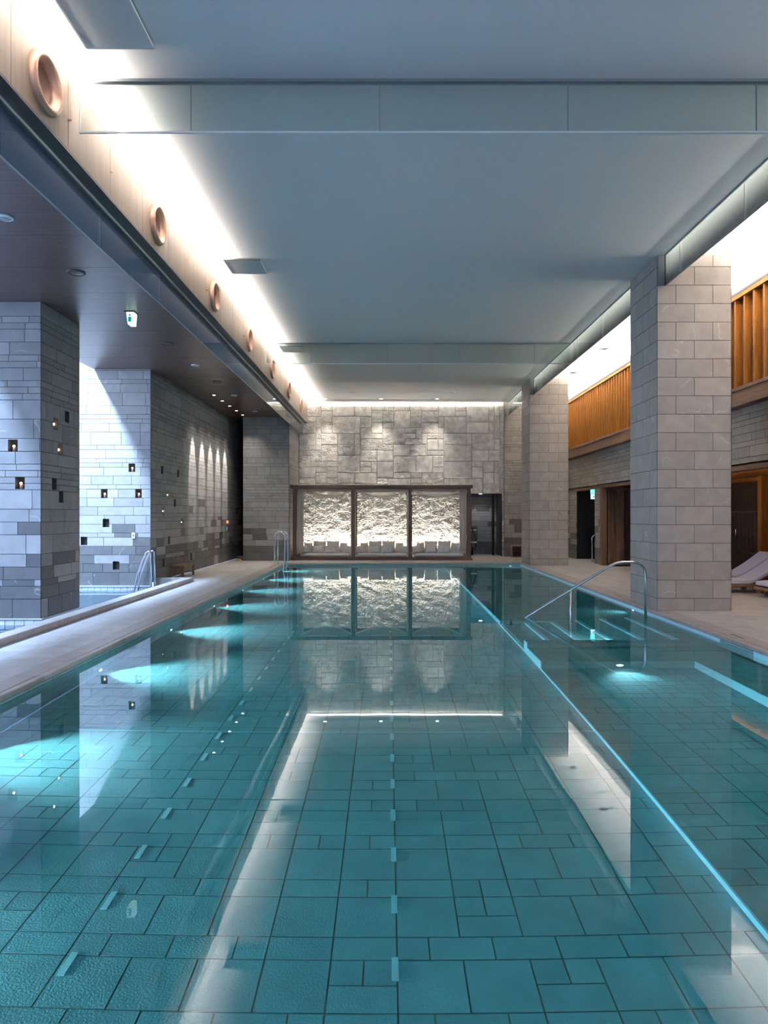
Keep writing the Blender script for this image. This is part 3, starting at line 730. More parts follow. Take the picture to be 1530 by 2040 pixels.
a = MB(); a.box(6.71, 6.86, 22.55, 22.63, 2.08, 2.24); pl = a.build('lit_face', M['exit'], t)
a = MB()
a.lathe([(.001, -.002), (.014, -.002), (.014, .002)], (6.80, 22.545, 2.205), 'y', 12)
a.prism([(6.745, 2.19), (6.80, 2.18), (6.81, 2.15), (6.83, 2.12), (6.82, 2.11), (6.79, 2.14), (6.77, 2.10), (6.75, 2.10), (6.77, 2.15), (6.76, 2.17)], 'y', 22.543, 22.549)
tag(a.build('running_figure', M['exitsym'], pl), 'dark green running figure')

# fire alarm, switch plate
t = thing('fire_alarm', 'fire alarm with glowing red lamp at the end of the stone wall', 'alarm', (XL, 22.67, 1.2))
a = MB(); a.box(XL, XL + .05, 22.55, 22.79, .98, 1.42); pl = a.build('plate', M['profile_dk'], t)
a = MB(); a.lathe([(.05, 0), (.045, .04), (.001, .06)], (XL + .05, 22.67, 1.32), 'x', 16); tag(a.build('red_lamp', M['red'], pl, True), 'glowing red lamp')
a = MB(); a.box(XL + .05, XL + .06, 22.6, 22.74, 1.04, 1.16); a.build('cover', M['white'], t)
t = thing('switch_plate', 'small white control plate on the blue-lit stone wall', 'switch', (-5.80, BY, 1.08))
a = MB(); a.box(-5.84, -5.765, BY - .015, BY, 1.02, 1.15); pl = a.build('plate', M['white'], t)
a = MB(); a.box(-5.81, -5.795, BY - .022, BY - .015, 1.06, 1.11); a.build('button', M['blackmetal'], pl)

# ------------------------------------------------------------------ deck
fl = tag(empty('floor'), kind='structure')
def pavers(x0, x1, y0, y1, seed):
    r = random.Random(seed); t = []; W, H = x1 - x0, y1 - y0
    u = 0
    while u < W - .001:
        w = .45; w = min(w, W - u)
        if W - u - w < .12: w = W - u
        v = -r.uniform(0, .8)
        while v < H:
            l = r.uniform(.6, 1.0)
            t.append((u, u + w, v, v + l, tone(r, 0, .06))); v += l
        u += w
    return t
mb = MB()
def deck(x0, x1, y0, y1, seed):
    facing(mb, (x0, y0, 0), (1, 0, 0), (0, 1, 0), (0, 0, 1), x1 - x0, y1 - y0, pavers(x0, x1, y0, y1, seed), gap=.004, th=.004)
deck(-4.567, -3.61, -2.4, 27.6, 1)
deck(XL, -4.567, 16.0, 27.6, 2)
deck(-3.61, 4.6, PY1 + .28, 27.2, 3)
deck(4.6, 9.2, -2.4, 27.2, 4)
deck(-3.61, 4.6, -2.4, PY0 - .28, 5)
mb.build('pavers', [M['deck'], M['deckgrout']], fl)
# coping
cp = tag(empty('trim_2'), kind='structure')
mb = MB()
def coping_profile(inner, outer):
    s = 1 if outer > inner else -1
    e = inner
    return [(outer, -.05), (outer, 0), (e + s * .085, 0), (e + s * .08, -.007), (e + s * .07, -.007), (e + s * .065, 0), (e + s * .012, 0), (e + s * .003, -.004), (e, -.012), (e, -.046)]
for inner, outer in ((PX0, -3.61), (PX1, 4.6)):
    y = PY0 - .28
    while y < PY1 + .28:
        y2 = min(y + .9, PY1 + .28); mb.prism(coping_profile(inner, outer), 'y', y + .0015, y2 - .0015, 0, tone(rng, 0, .05)); y = y2
for inner, outer in ((PY1, PY1 + .28), (PY0, PY0 - .28)):
    x = PX0
    while x < PX1:
        x2 = min(x + .9, PX1); mb.prism(coping_profile(inner, outer), 'x', x + .0015, x2 - .0015, 0, tone(rng, 0, .05)); x = x2
mb.build('coping_stones', [M['coping']], cp, recalc=True)
mb = MB()
mb.box(PX0 - .12, PX0 - .1, PY0, PY1, -.2, -.046); mb.box(PX1 + .1, PX1 + .12, PY0, PY1, -.2, -.046)
mb.box(PX0 - .12, PX1 + .12, PY1 + .1, PY1 + .12, -.2, -.046); mb.box(PX0 - .12, PX1 + .12, PY0 - .12, PY0 - .1, -.2, -.046)
mb.build('overflow_slot', M['black'], cp)
for k, (x, y, lab) in enumerate(((4.46, 8.72, 'slim dark drain slot in the right deck, nearest the camera'), (4.42, 13.1, 'slim dark drain slot in the right deck, between the two columns'),
                              (-3.47, 15.86, 'slim dark drain slot in the left deck near the curb end'), (-3.45, 20.2, 'slim dark drain slot in the left deck beside the pool ladder'))):
    a = MB(); a.box(x - .012, x + .012, y - .16, y + .16, -.004, .0015); tag(a.build('deck_drain', M['blackmetal']), lab, 'drain', 'drain slots in the deck')

# ------------------------------------------------------------------ swimming pool shell
ZFS = ZW - .735      # slightly raised floor to the right of the divider
XD = 1.80            # divider line
def pool_tiles(W, H, seed, u=.1523):
    r = random.Random(seed); gx, gy = int(W / u) + 1, int(H / u) + 1
    occ = [[0] * gy for _ in range(gx)]; t = []
    for j in range(gy):
        for i in range(gx):
            if occ[i][j]: continue
            opts = [(2, 2), (1, 1), (2, 1), (1, 2)] if r.random() < .72 else [(2, 1), (1, 1)]
            if j % 3 == 2: opts = [(1, 1), (2, 1)] if r.random() < .5 else [(2, 1), (1, 1)]
            elif j % 3 == 1: opts = [(1, 1), (2, 1)] if r.random() < .5 else [(2, 2), (2, 1), (1, 1)]
            for w, h in opts:
                if i + w <= gx and j + h <= gy and all(not occ[a][b] for a in range(i, i + w) for b in range(j, j + h)): break
            else: w = h = 1
            for a in range(i, i + w):
                for b in range(j, j + h): occ[a][b] = 1
            t.append((i * u, (i + w) * u, j * u, (j + h) * u, tone(r, 0, .07)))
    return t
pb = tag(empty('floor_pool_basin'), kind='structure')
mb = MB()
facing(mb, (PX0, PY0, ZF), (1, 0, 0), (0, 1, 0), (0, 0, 1), XD - PX0, PY1 - PY0, pool_tiles(XD - PX0, PY1 - PY0, 3), gap=.008, th=.006)
facing(mb, (XD, PY0, ZFS), (1, 0, 0), (0, 1, 0), (0, 0, 1), PX1 - XD + .05, 8.0 - PY0, pool_tiles(PX1 - XD + .05, 8.0 - PY0, 4), gap=.008, th=.006)
mb.build('pool_floor_tiles', [M['poolstone'], M['poolgrout']], pb)
mb = MB()
def wt(W, H, seed):
    r = random.Random(seed); t = []
    for j in range(int(H / .2) + 1):
        u = -r.uniform(0, .4)
        while u < W: w = .457; t.append((u, u + w, j * .2, j * .2 + .2, tone(r, 0, .06))); u += w
    return t
facing(mb, (PX0, PY0, ZF), (0, 1, 0), (0, 0, 1), (1, 0, 0), PY1 - PY0, .8 + .03, wt(PY1 - PY0, .83, 1), th=.004)
facing(mb, (PX1, PY1, ZF), (0, -1, 0), (0, 0, 1), (-1, 0, 0), PY1 - 8.0, .8 + .03, wt(PY1 - 8, .83, 2), th=.004)
facing(mb, (PX0, PY1, ZF), (1, 0, 0), (0, 0, 1), (0, -1, 0), PX1 - PX0, .83, wt(PX1 - PX0, .83, 3), th=.004)
facing(mb, (PX1, PY0, ZF), (-1, 0, 0), (0, 0, 1), (0, 1, 0), PX1 - PX0, .83, wt(PX1 - PX0, .83, 4), th=.004)
mb.build('pool_wall_tiles', [M['poolstone'], M['poolgrout']], pb)
# divider face, bench, parapet, steps, far platform
ZBn, ZPa = ZW - .40, ZW - .10
mb = MB()
mb.box(XD - .012, XD, PY0, 8.0, ZF, ZFS + .002)
mb.box(XD - .012, XD, 8.0, 8.8, ZF, ZBn); mb.box(XD - .012, XD, 8.8, 9.0, ZF, ZPa)
mb.box(XD - .012, XD, 9.0, 10.95, ZF, ZW - .70); mb.box(XD - .012, XD, 10.95, PY1, ZF, ZBn)
mb.box(3.588, 3.60, PY0, 8.0, ZFS, ZBn)
mb.box(PX1 - .0, PX1 + .012, PY0, 8.0, ZBn, ZW + .03)
mb.box(PX1 - .012, PX1, 8.8, PY1, ZW - .10, ZW + .03)
for k in range(6):
    x = XD + .4 * k; zt = ZW - .70 + .125 * k
    mb.box(x, x + .05, 9.0, 10.95, zt - .002, zt + .003)
    if k: mb.box(x - .012, x, 9.0, 10.95, zt - .125, zt)
mb.build('mosaic_edging', M['mosaic'], pb)
mb = MB(); tc = (1.0, 1.0, .98)
mb.box(XD, PX1 + .05, 8.0, 8.8, ZF, ZBn, col=tc); mb.box(XD, PX1 + .05, 8.8, 9.0, ZF, ZPa, col=tc)
mb.box(3.60, PX1 + .05, PY0, 8.0, ZF, ZBn, col=tc); mb.box(XD, PX1 + .05, 10.95, PY1, ZF, ZBn, col=tc)
for k in range(6):
    x = XD + .4 * k; mb.box(x, min(x + .4, PX1 + .05) if k < 5 else PX1 + .05, 9.0, 10.95, ZF, ZW - .70 + .125 * k, col=tc)
mb.build('steps_and_bench', [M['poolstone']], pb)
for X in (.031, -1.448):
    mb = MB()
    for k in range(-2, 40):
        yc = 3.085 + .457 * k
        if yc > 21: break
        mb.box(X - .0155, X + .0155, yc - .073, yc + .073, ZF - .002, ZF + .003)
    o = mb.build('lane_marker_row', M['marker'], pb)
mb = MB(); mb.box(PX0, XD, 5.925, 5.935, ZF - .001, ZF + .002); mb.build('expansion_joint', M['mosaic'], pb)
# water
mb = MB(); mb.quad([(PX0 - .1, PY0 - .1, ZW), (PX1 + .1, PY0 - .1, ZW), (PX1 + .1, PY1 + .1, ZW), (PX0 - .1, PY1 + .1, ZW)])
tag(mb.build('pool_water', M['water']), 'still clear teal water filling the long swimming pool', 'water', None, 'stuff')

# underwater lamps
P_UW = 430
def uwlamp(loc, d, lab, power=P_UW, size=100, tilt=-.10):
    t = thing('underwater_lamp', lab, 'pool light', loc, 'underwater lamps in the pool walls')
    ax = 'x' if abs(d[0]) > .5 else 'y'; s = d[0] if ax == 'x' else d[1]
    a = MB(); a.lathe([(.055, 0), (.055, .012 * s), (.04, .016 * s)], loc, ax, 20); a.build('ring', M['steel'], t, True)
    a = MB(); a.lathe([(.04, .014 * s), (.001, .02 * s)], loc, ax, 20); a.build('lens', M['lampuw'], t)
    L = Vector(loc) + Vector(d) * .03
    spot(t, L, L + Vector(d) + Vector((0, 0, tilt)), power, size, (.86, .95, 1), 1.0, .03)
for k, y in enumerate((2.75, 5.28, 7.82, 10.37, 12.92, 15.48, 18.03, 20.6)):
    nmz = ['nearest', 'second', 'third', 'fourth', 'fifth', 'sixth', 'seventh', 'farthest'][k]
    uwlamp((PX0, y, ZW - .66), (1, 0, 0), f'round underwater lamp, {nmz} along the left pool wall')
uwlamp((2.71, 8.0, ZW - .58), (0, -1, 0), 'round underwater lamp in the bench front facing the camera', 40, 100)
uwlamp((3.95, PY1, ZW - .2), (0, -1, 0), 'round underwater lamp in the far right corner of the pool', 12, 100)
uwlamp((2.85, 9.0, ZW - .25), (0, 1, 0), 'round underwater lamp lighting the pool steps', 16, 130)
uwlamp((PX1, 11.9, ZW - .22), (-1, 0, 0), 'round underwater lamp in the right pool wall beyond the steps', 16, 120)

# ------------------------------------------------------------------ plunge pool on the left
pp = tag(empty('floor_plunge_pool'), kind='structure')
mb = MB()
r = random.Random(3)
facing(mb, (-8.95, -2.4, -.62), (1, 0, 0), (0, 1, 0), (0, 0, 1), 8.95 - 4.75, 18.5, [(i * .45, i * .45 + .45, j * .45, j * .45 + .45, tone(r, 0, .05)) for i in range(10) for j in range(42)], th=.004)
facing(mb, (-4.78, 16.0, -.62), (0, -1, 0), (0, 0, 1), (-1, 0, 0), 18.4, .62, [(i * .15, i * .15 + .15, .09 * j, .09 * j + .09, tone(r, 0, .06)) for i in range(123) for j in range(7)], th=.004)
mb.box(-8.9, XL, 15.0, 15.54, -.62, -.35); mb.box(-8.9, XL, 15.28, 15.54, -.62, -.20)
mb.build('plunge_pool_shell', [M['paleTile'], M['grout']], pp)
mb = MB()
y = -2.4
while y < 15.9:
    mb.prism([(-4.567, -.02), (-4.567, .086), (-4.573, .092), (-4.774, .092), (-4.78, .086), (-4.78, -.02)], 'y', y + .0015, min(y + .6, 16.0) - .0015, 0, tone(rng, 0, .06)); y += .6
mb.box(-5.41, -4.78, 15.80, 16.0, -.1, .092, col=(.97, .97, .96))
mb.build('curb_stones', [M['coping']], pp, recalc=True)
mb = MB(); mb.box(-4.52, -4.50, -2.4, 15.9, -.003, .001); mb.build('drain_groove', M['black'], pp)
mb = MB(); mb.quad([(-8.94, -2.39, -.16), (-4.78, -2.39, -.16), (-4.78, 15.55, -.16), (-8.94, 15.55, -.16)])
tag(mb.build('plunge_pool_water', M['water2']), 'pale blue water in the side pool beside the stone pillar', 'water', None, 'stuff')

# ------------------------------------------------------------------ handrails
def bend(p0, p1, p2, r, n=7):
    p0, p1, p2 = Vector(p0), Vector(p1), Vector(p2); a = (p0 - p1).normalized(); b_ = (p2 - p1).normalized()
    ang = a.angle(b_); t = r / math.tan(ang / 2); s, e = p1 + a * t, p1 + b_ * t; out = []
    for i in range(n + 1):
        q = i / n; out.append((s * (1 - q) + p1 * q) * (1 - q) + (p1 * (1 - q) + e * q) * q)
    return out
t = thing('pool_handrail', 'long bent steel handrail sloping down into the pool steps', 'handrail', (3.6, 10.8, ZW - .3))
Y = 10.85
a = MB(); pts = [(4.09, Y, ZW - .12)] + bend((4.09, Y, 0), (4.09, Y, .80), (3.7, Y, .805), .24) + bend((4.0, Y, .81), (3.62, Y, .80), (2.14, Y, -.10), .5) + [(2.14, Y, -.10), (1.95, Y, -.216), (1.95, Y, ZW - .70)]
a.tube(pts, .021, 16); a.build('rail', M['steel'], t, True)
a = MB(); a.tube([(2.90, Y, .36), (2.90, Y, ZW - .45)], .017, 12); a.build('post', M['steel'], t, True)
t = thing('pool_ladder', 'steel pool ladder with two tall hoops at the far left corner', 'ladder', (-3.2, 20.8, 0))
for Y in (20.5, 21.1):
    a = MB(); pts = [(-3.41, Y, 0), (-3.41, Y, .88)] + [(-3.26 - .15 * math.cos(q), Y, .90 + .15 * math.sin(q)) for q in [PI * i / 12 for i in range(13)]] + [(-3.11, Y, .88), (-3.11, Y, .2), (-3.16, Y, -.05), (-3.16, Y, ZW - .74)]
    a.tube(pts, .02, 14); a.build('hoop', M['chrome'], t, True)
for z in (-.25, -.45, -.65):
    a = MB(); a.box(-3.2, -3.12, 20.5, 21.1, ZW + z + .05, ZW + z + .08); a.build('tread', M['chrome'], t)
for k, (Y, lab) in enumerate(((15.22, 'steel grab rail at the plunge pool corner, nearer of the pair'), (15.45, 'steel grab rail at the plunge pool corner, farther of the pair'))):
    t = thing('grab_rail', lab, 'handrail', (-5.3, Y, -.16), 'pair of rails at the plunge pool')
    a = MB(); pts = [(-5.29, Y, -.55)] + bend((-5.29, Y, 0), (-5.29, Y, .80), (-5.42, Y, .68), .07) + bend((-5.30, Y, .79), (-5.45, Y, .60), (-5.58, Y, .25), .3) + [(-5.58, Y, .25), (-5.68, Y, -.2), (-5.72, Y, -.4)]
    a.tube(pts, .024, 14); a.build('rail', M['steel'], t, True)

# low bench by the left wall
t = thing('slatted_bench', 'low wooden slatted bench against the dark left stone wall', 'bench', (-5.2, 17.3, 0))
for x in (-5.34, -5.06):
    for y in (16.85, 17.72):
        a = MB(); a.box(x - .02, x + .02, y - .02, y + .02, 0, .27); a.build('leg', M['bench'], t)
a = MB()
for i in range(6): a.box(-5.38 + i * .06, -5.335 + i * .06, 16.80, 17.78, .275, .30)
a.build('seat_slats', M['bench'], t)
a = MB(); a.box(-5.37, -5.03, 16.83, 16.87, .235, .275); a.box(-5.37, -5.03, 17.70, 17.74, .235, .275); a.box(-5.075, -5.045, 16.87, 17.70, .245, .275); a.box(-5.355, -5.325, 16.87, 17.70, .245, .275); a.build('seat_frame', M['bench'], t)
a = MB(); a.box(-5.36, -5.04, 16.84, 16.86, .08, .11); a.box(-5.36, -5.04, 17.71, 17.73, .08, .11); a.build('stretcher', M['bench'], t)

# swimming floats in the dark passage
a = MB(); a.box(-5.25, -5.0, 23.5, 23.9, 0, .05); tag(a.build('kickboard', simple('yellow_foam', (.75, .55, .05), .6)), 'yellow foam swim board lying in the dark passage', 'swim board')
a = MB(); a.lathe([(.10 + .04 * math.cos(q), .09 + .04 * math.sin(q)) for q in [2 * PI * i / 12 for i in range(12)]], (-5.12, 23.7, .0), 'z', 24, closed=True); tag(a.build('swim_ring', simple('blue_rubber', (.05, .08, .30), .5), None, True), 'dark blue swim ring on top of the yellow board', 'swim ring')
a = MB(); a.lathe([(.001, 0), (.05, .02), (.075, .08), (.05, .14), (.001, .16)], (-4.99, 23.45, 0), 'z', 18); tag(a.build('ball', simple('red_rubber', (.35, .04, .04), .5), None, True), 'small red ball at the foot of the far left wall', 'ball')

# ------------------------------------------------------------------ pavilion
PVX = [-3.23, -1.21, .76, 2.78]; PY_F, PY_R = 23.55, 25.2
pv = thing('poolside_pavilion', 'dark wood three-bay daybed pavilion in front of the rough stone wall', 'pavilion', (-.22, 23.6, 0))
for k, x in enumerate(PVX):
    for y in (PY_F, PY_R):
        a = MB(); a.box(x - .06, x + .06, y - .06, y + .06, .10, 2.47); a.build('post', M['pav'], pv)
a = MB(); a.box(-3.36, 2.90, PY_F - .09, PY_F + .07, 2.47, 2.585); a.box(-3.36, 2.90, PY_R - .06, PY_R + .06, 2.47, 2.585)
for x in PVX: a.box(x - .05, x + .05, PY_F, PY_R, 2.48, 2.58)
a.build('top_beams', M['pav'], pv)
a = MB(); a.box(-3.17, 2.72, PY_F + .18, PY_F + .24, 2.36, 2.47); a.build('curtain_beam', M['walnut'], pv)
a = MB(); a.box(-3.36, 2.90, PY_F - .10, PY_R + .06, 0, .05); a.box(-3.32, 2.86, PY_F - .07, PY_R + .05, .05, .11); a.build('base_deck', M['pav'], pv)
def curtain(x0, x1, y, z0, z1, lab, seed, amp=.03, folds=9):
    a = MB(); n = 60; b = 0; nz = 10; r = random.Random(seed)
    ph = r.uniform(0, 6)
    for i in range(n + 1):
        q = i / n
        for j in range(nz + 1):
            s = j / nz; x = x0 + (x1 - x0) * (q - .5) * (1 - .12 * s) + (x1 - x0) * .5
            a.v.append((x, y + amp * math.sin(q * folds * 2 * PI + ph + .4 * s) * (.6 + .4 * math.sin(q * 11)), z1 + (z0 - z1) * s))
    for i in range(n):
        for j in range(nz):
            p = i * (nz + 1) + j; a.f.append((p, p + nz + 1, p + nz + 2, p + 1)); a.m.append(0); a.c.append((1, 1, 1))
    o = a.build('curtain', M['curtain'], None, True); tag(o, lab, 'curtain', 'cream curtains of the pavilion')
    sm = o.modifiers.new('thick', 'SOLIDIFY'); sm.thickness = .006
curtain(-3.17, -2.93, PY_F + .12, .2, 2.45, 'gathered cream curtain beside the left end post', 1)
curtain(2.46, 2.71, PY_F + .12, .3, 2.45, 'gathered cream curtain beside the right end post', 2)
curtain(-1.30, -1.24, PY_F + .13, .15, 2.45, 'narrow cream curtain left of the second post', 3, .015, 3)
curtain(-1.18, -1.12, PY_F + .13, .15, 2.45, 'narrow cream curtain right of the second post', 4, .015, 3)
curtain(.64, .72, PY_F + .13, .15, 2.45, 'narrow cream curtain left of the third post', 5, .015, 3)
for k in range(3):
    x0, x1 = PVX[k] + .22 * (k == 0) + .06, PVX[k + 1] - .06 - .24 * (k == 2)
    a = MB(); n = 30; lab = ['left', 'middle', 'right'][k]
    for i in range(n + 1):
        q = i / n; sag = 1 - (2 * q - 1) ** 2
        zt = 2.45 - .13 * sag; zb = zt - (.02 + (.14 if k == 0 else .015) * sag)
        zb = 2.43 - .25 * sag
        for zz, yy in ((zb, PY_F + .10), (zb - .022, PY_F + .085), (zb - .03, PY_F + .10)):
            a.v.append((x0 + (x1 - x0) * q, yy, zz))
    for i in range(n):
        for j in range(2):
            p = i * 3 + j; a.f.append((p, p + 3, p + 4, p + 1)); a.m.append(0); a.c.append((1, 1, 1))
    o = a.build('swag_hem', M['curtain'], None, True)
    root = thing('swag_valance', f'sheer cream swag hanging across the {lab} bay of the pavilion', 'valance', ((x0 + x1) / 2, PY_F + .1, 2.4), 'swags across the pavilion bays')
    o.parent = root; o.location = -root.location
    sm = o.modifiers.new('thick', 'SOLIDIFY'); sm.thickness = .01
    a = MB()
    for i in range(n + 1):
        q = i / n; sag = 1 - (2 * q - 1) ** 2
        a.v.append((x0 + (x1 - x0) * q, PY_F + .12, 2.45)); a.v.append((x0 + (x1 - x0) * q, PY_F + .10 + .01 * math.sin(i), 2.43 - .25 * sag))
    for i in range(n):
        p = i * 2; a.f.append((p, p + 2, p + 3, p + 1)); a.m.append(0); a.c.append((1, 1, 1))
    o = a.build('sheer_panel', M['sheer'], root, True); o.location = -root.location

def pillow_mesh(w, h, t, seed=0, n=14, corner=.10):
    a = MB(); r = random.Random(seed); ph = r.uniform(0, 6)
    for s in (1, -1):
        for i in range(n + 1):
            for j in range(n + 1):
                u, v = 2 * i / n - 1, 2 * j / n - 1
                pu = u * (1 - corner * (1 - abs(v)) * .0 - corner * (v * v) * -.0) ; pinch = 1 - corner * (1 - u * u) * v * v * 0
                x = u * w / 2 * (1 - .06 * (1 - v * v)); z = v * h / 2 * (1 - .06 * (1 - u * u))
                d = t / 2 * ((1 - abs(u) ** 2.6) * (1 - abs(v) ** 2.6)) ** .5
                d *= 1 + .06 * math.sin(5 * u + ph) * math.cos(4 * v + ph)
                a.v.append((x, -s * d, z + h / 2))
        o = 0 if s == 1 else (n + 1) ** 2
        for i in range(n):
            for j in range(n):
                p = o + i * (n + 1) + j; q = (p, p + n + 1, p + n + 2, p + 1)
                a.f.append(q if s == 1 else q[::-1]); a.m.append(0); a.c.append((1, 1, 1))
    return a
me_back = pillow_mesh(.46, .42, .17, 1); me_side = pillow_mesh(.36, .36, .16, 2); me_end = pillow_mesh(.38, .27, .2, 3); me_tow = pillow_mesh(.42, .28, .16, 4)
PM = {}
m_pat = None
def patterned():
    m, nt, out = newmat('patterned_cushion'); b = pbsdf(nt, out, (.66, .64, .62), .9, 0, .2); N = nt.nodes.new; L = nt.links.new
    tc = N('ShaderNodeTexCoord'); v = N('ShaderNodeTexVoronoi'); v.inputs['Scale'].default_value = 16
    cr = N('ShaderNodeValToRGB'); cr.color_ramp.elements[0].position = .12; cr.color_ramp.elements[0].color = (.30, .33, .38, 1); cr.color_ramp.elements[1].position = .26; cr.color_ramp.elements[1].color = (.68, .66, .64, 1)
    L(tc.outputs['Object'], v.inputs['Vector']); L(v.outputs['Distance'], cr.inputs[0]); L(cr.outputs[0], b.inputs['Base Color']); return m
M['pattern'] = patterned()
def cushion(key, mbx, mat, loc, rz, tilt, lab, grp, roll=0):
    if key not in PM: o = mbx.build(key, mat, None, True); PM[key] = o.data
    else: o = bpy.data.objects.new(key, PM[key]); COL.objects.link(o)
    o.location = loc; o.rotation_euler = (tilt, roll, rz); tag(o, lab, 'cushion', grp)
for k in range(3):
    cx = (PVX[k] + PVX[k + 1]) / 2; lab = ['left', 'middle', 'right'][k]; zs = .205
    t = thing('daybed_mattress', f'white daybed mattress in the {lab} bay of the pavilion', 'mattress', (cx, 24.2, .11), 'daybed mattresses')
    a = MB(); a.box(cx - .86, cx + .86, 23.80, 24.75, .11, zs); o = a.build('pad', M['cloth'], t); bv = o.modifiers.new('b', 'BEVEL'); bv.width = .035; bv.segments = 4
    for s, sd in ((-1, 'left'), (1, 'right')):
        cushion('back_cushion', me_back, M['cushion'], (cx + s * .24, 24.45, zs), 0, -.12, f'large cream back cushion on the {sd} side of the {lab} daybed', 'large back cushions on the daybeds')
        cushion('side_cushion', me_side, M['cushion'], (cx + s * .60, 24.35, zs), s * -.75, -.15, f'square cream cushion leaning at the {sd} arm of the {lab} daybed', 'square side cushions on the daybeds')
        cushion('end_cushion', me_end, M['pillow'], (cx + s * .77, 24.02, zs), s * -.45, -.2, f'small pale cushion at the front {sd} corner of the {lab} daybed', 'small end cushions on the daybeds', roll=s * .1)
    cushion('patterned_cushion', me_tow, M['pattern'], (cx + .17, 24.08, zs), -.1, -.35, f'small patterned cushion in the centre of the {lab} daybed', 'patterned cushions on the daybeds')
    cushion('white_cushion', me_tow, M['pillow'], (cx - .26, 24.16, zs), .15, -.3, f'small plain cushion beside the patterned one on the {lab} daybed', 'plain small cushions on the daybeds')

# ------------------------------------------------------------------ sun loungers
def lounger(x0, y0, w, L, lab, towel):
    t = thing('sun_lounger', lab, 'sun lounger', (x0 + L / 2, y0 + w / 2, 0), 'wooden sun loungers under the right recess')
    def prof(q):   # mattress line, q 0..1 from foot to head
        z = .245 + .055 * math.exp(-((q - .12) / .16) ** 2)
        if q > .55: z += .50 * ((q - .55) / .45) ** 1.25
        return z
    n = 28; a = MB(); th = .07
    top = [(x0 + L * .02 + L * .96 * i / n, prof(i / n)) for i in range(n + 1)]
    bot = [(x, z - th) for x, z in top][::-1]
    a.prism(top + bot, 'y', y0 + .03, y0 + w - .03); o = a.build('mattress', M['towel'], t, recalc=True); bv = o.modifiers.new('b', 'BEVEL'); bv.width = .02; bv.segments = 3; bv.limit_method = 'ANGLE'
    a = MB(); a.box(x0, x0 + L * .75, y0, y0 + .04, .13, .18); a.box(x0, x0 + L * .75, y0 + w - .04, y0 + w, .13, .18); a.box(x0, x0 + .05, y0, y0 + w, .13, .18)
    for i in range(12): a.box(x0 + .1 + i * .1, x0 + .16 + i * .1, y0 + .04, y0 + w - .04, .155, .175)
    a.build('frame', M['teak'], t)
    a = MB(); bq = [(x0 + L * .02 + L * .96 * q / 20, prof(q / 20)) for q in range(11, 20)]; pr = [(x, z - .075) for x, z in bq] + [(x, z - .10) for x, z in bq][::-1]
    a.prism(pr, 'y', y0 + .05, y0 + w - .05); a.build('backrest', M['teak'], t)
    for x in (x0 + .22, x0 + L * .62):
        for y in (y0 + .0, y0 + w - .06):
            a = MB(); a.box(x, x + .06, y, y + .06, 0, .14); a.build('leg', M['teak'], t)
    if towel:
        a = MB(); pts = [(x0 + .55 + i * .05, prof((.55 + i * .05) / L) + .012) for i in range(11)]
        a.prism(pts + [(x, z - .012) for x, z in pts][::-1], 'y', y0 + .02, y0 + w * .75)
        tag(a.build('folded_towel', M['cloth'], None, recalc=True), 'folded white towel lying on the seat of the middle lounger', 'towel')
lounger(6.55, 14.75, .66, 1.85, 'white sun lounger nearest the dark slatted door, farthest of three', False)
lounger(6.15, 13.55, .66, 1.90, 'white sun lounger with a folded towel, middle one of three', True)
lounger(7.02, 12.50, .66, 1.70, 'white sun lounger cut by the right picture edge, nearest of three', False)

# ------------------------------------------------------------------ closing walls behind the camera
wk = tag(empty('wall_rear'), kind='structure')
mb = MB()
mb.box(-9.05, -3.3, -2.5, -2.4, -.7, ZC + 1.1); mb.box(-3.3, 7.4, -2.5, -2.4, 4.6, ZC + .2); mb.box(-3.3, 9, -2.5, -2.4, -.7, .3); mb.box(5.5, 9.2, -2.5, -2.4, .3, 4.6)
mb.box(-9.05, -8.95, -2.5, 2.0, -.7, ZC + 1.1); mb.box(-9.05, -8.95, 13.5, BY, -.7, ZC + 1.1); mb.box(-9.05, -8.95, 2.0, 13.5, 3.4, ZC + 1.1); mb.box(-9.05, -8.95, 2.0, 13.5, -.7, .1)
mb.build('plaster', M['ceil'], wk)
# window frames in the rear and side openings
wn = tag(empty('window_1'), kind='structure')
mb = MB()
for i in range(6): x = -3.3 + i * 8.8 / 5; mb.box(x - .04, x + .04, -2.49, -2.42, .3, 4.6)
mb.box(-3.3, 5.5, -2.49, -2.42, .3, .38); mb.box(-3.3, 5.5, -2.49, -2.42, 4.52, 4.6); mb.build('window_frame', M['blackmetal'], wn)
wn = tag(empty('window_2'), kind='structure')
mb = MB()
for i in range(7): y = 2 + i * 11.5 / 6; mb.box(-9.04, -8.97, y - .04, y + .04, .1, 3.4)
mb.box(-9.04, -8.97, 2, 13.5, .1, .18); mb.box(-9.04, -8.97, 2, 13.5, 3.32, 3.4); mb.build('window_frame', M['blackmetal'], wn)

# ------------------------------------------------------------------ light
def light_root(name, label, loc): return tag(empty(name, loc), kind='structure')
lc = tag(empty('trim_3'), kind='structure')   # cove lamps
CW = (1, .92, .84)
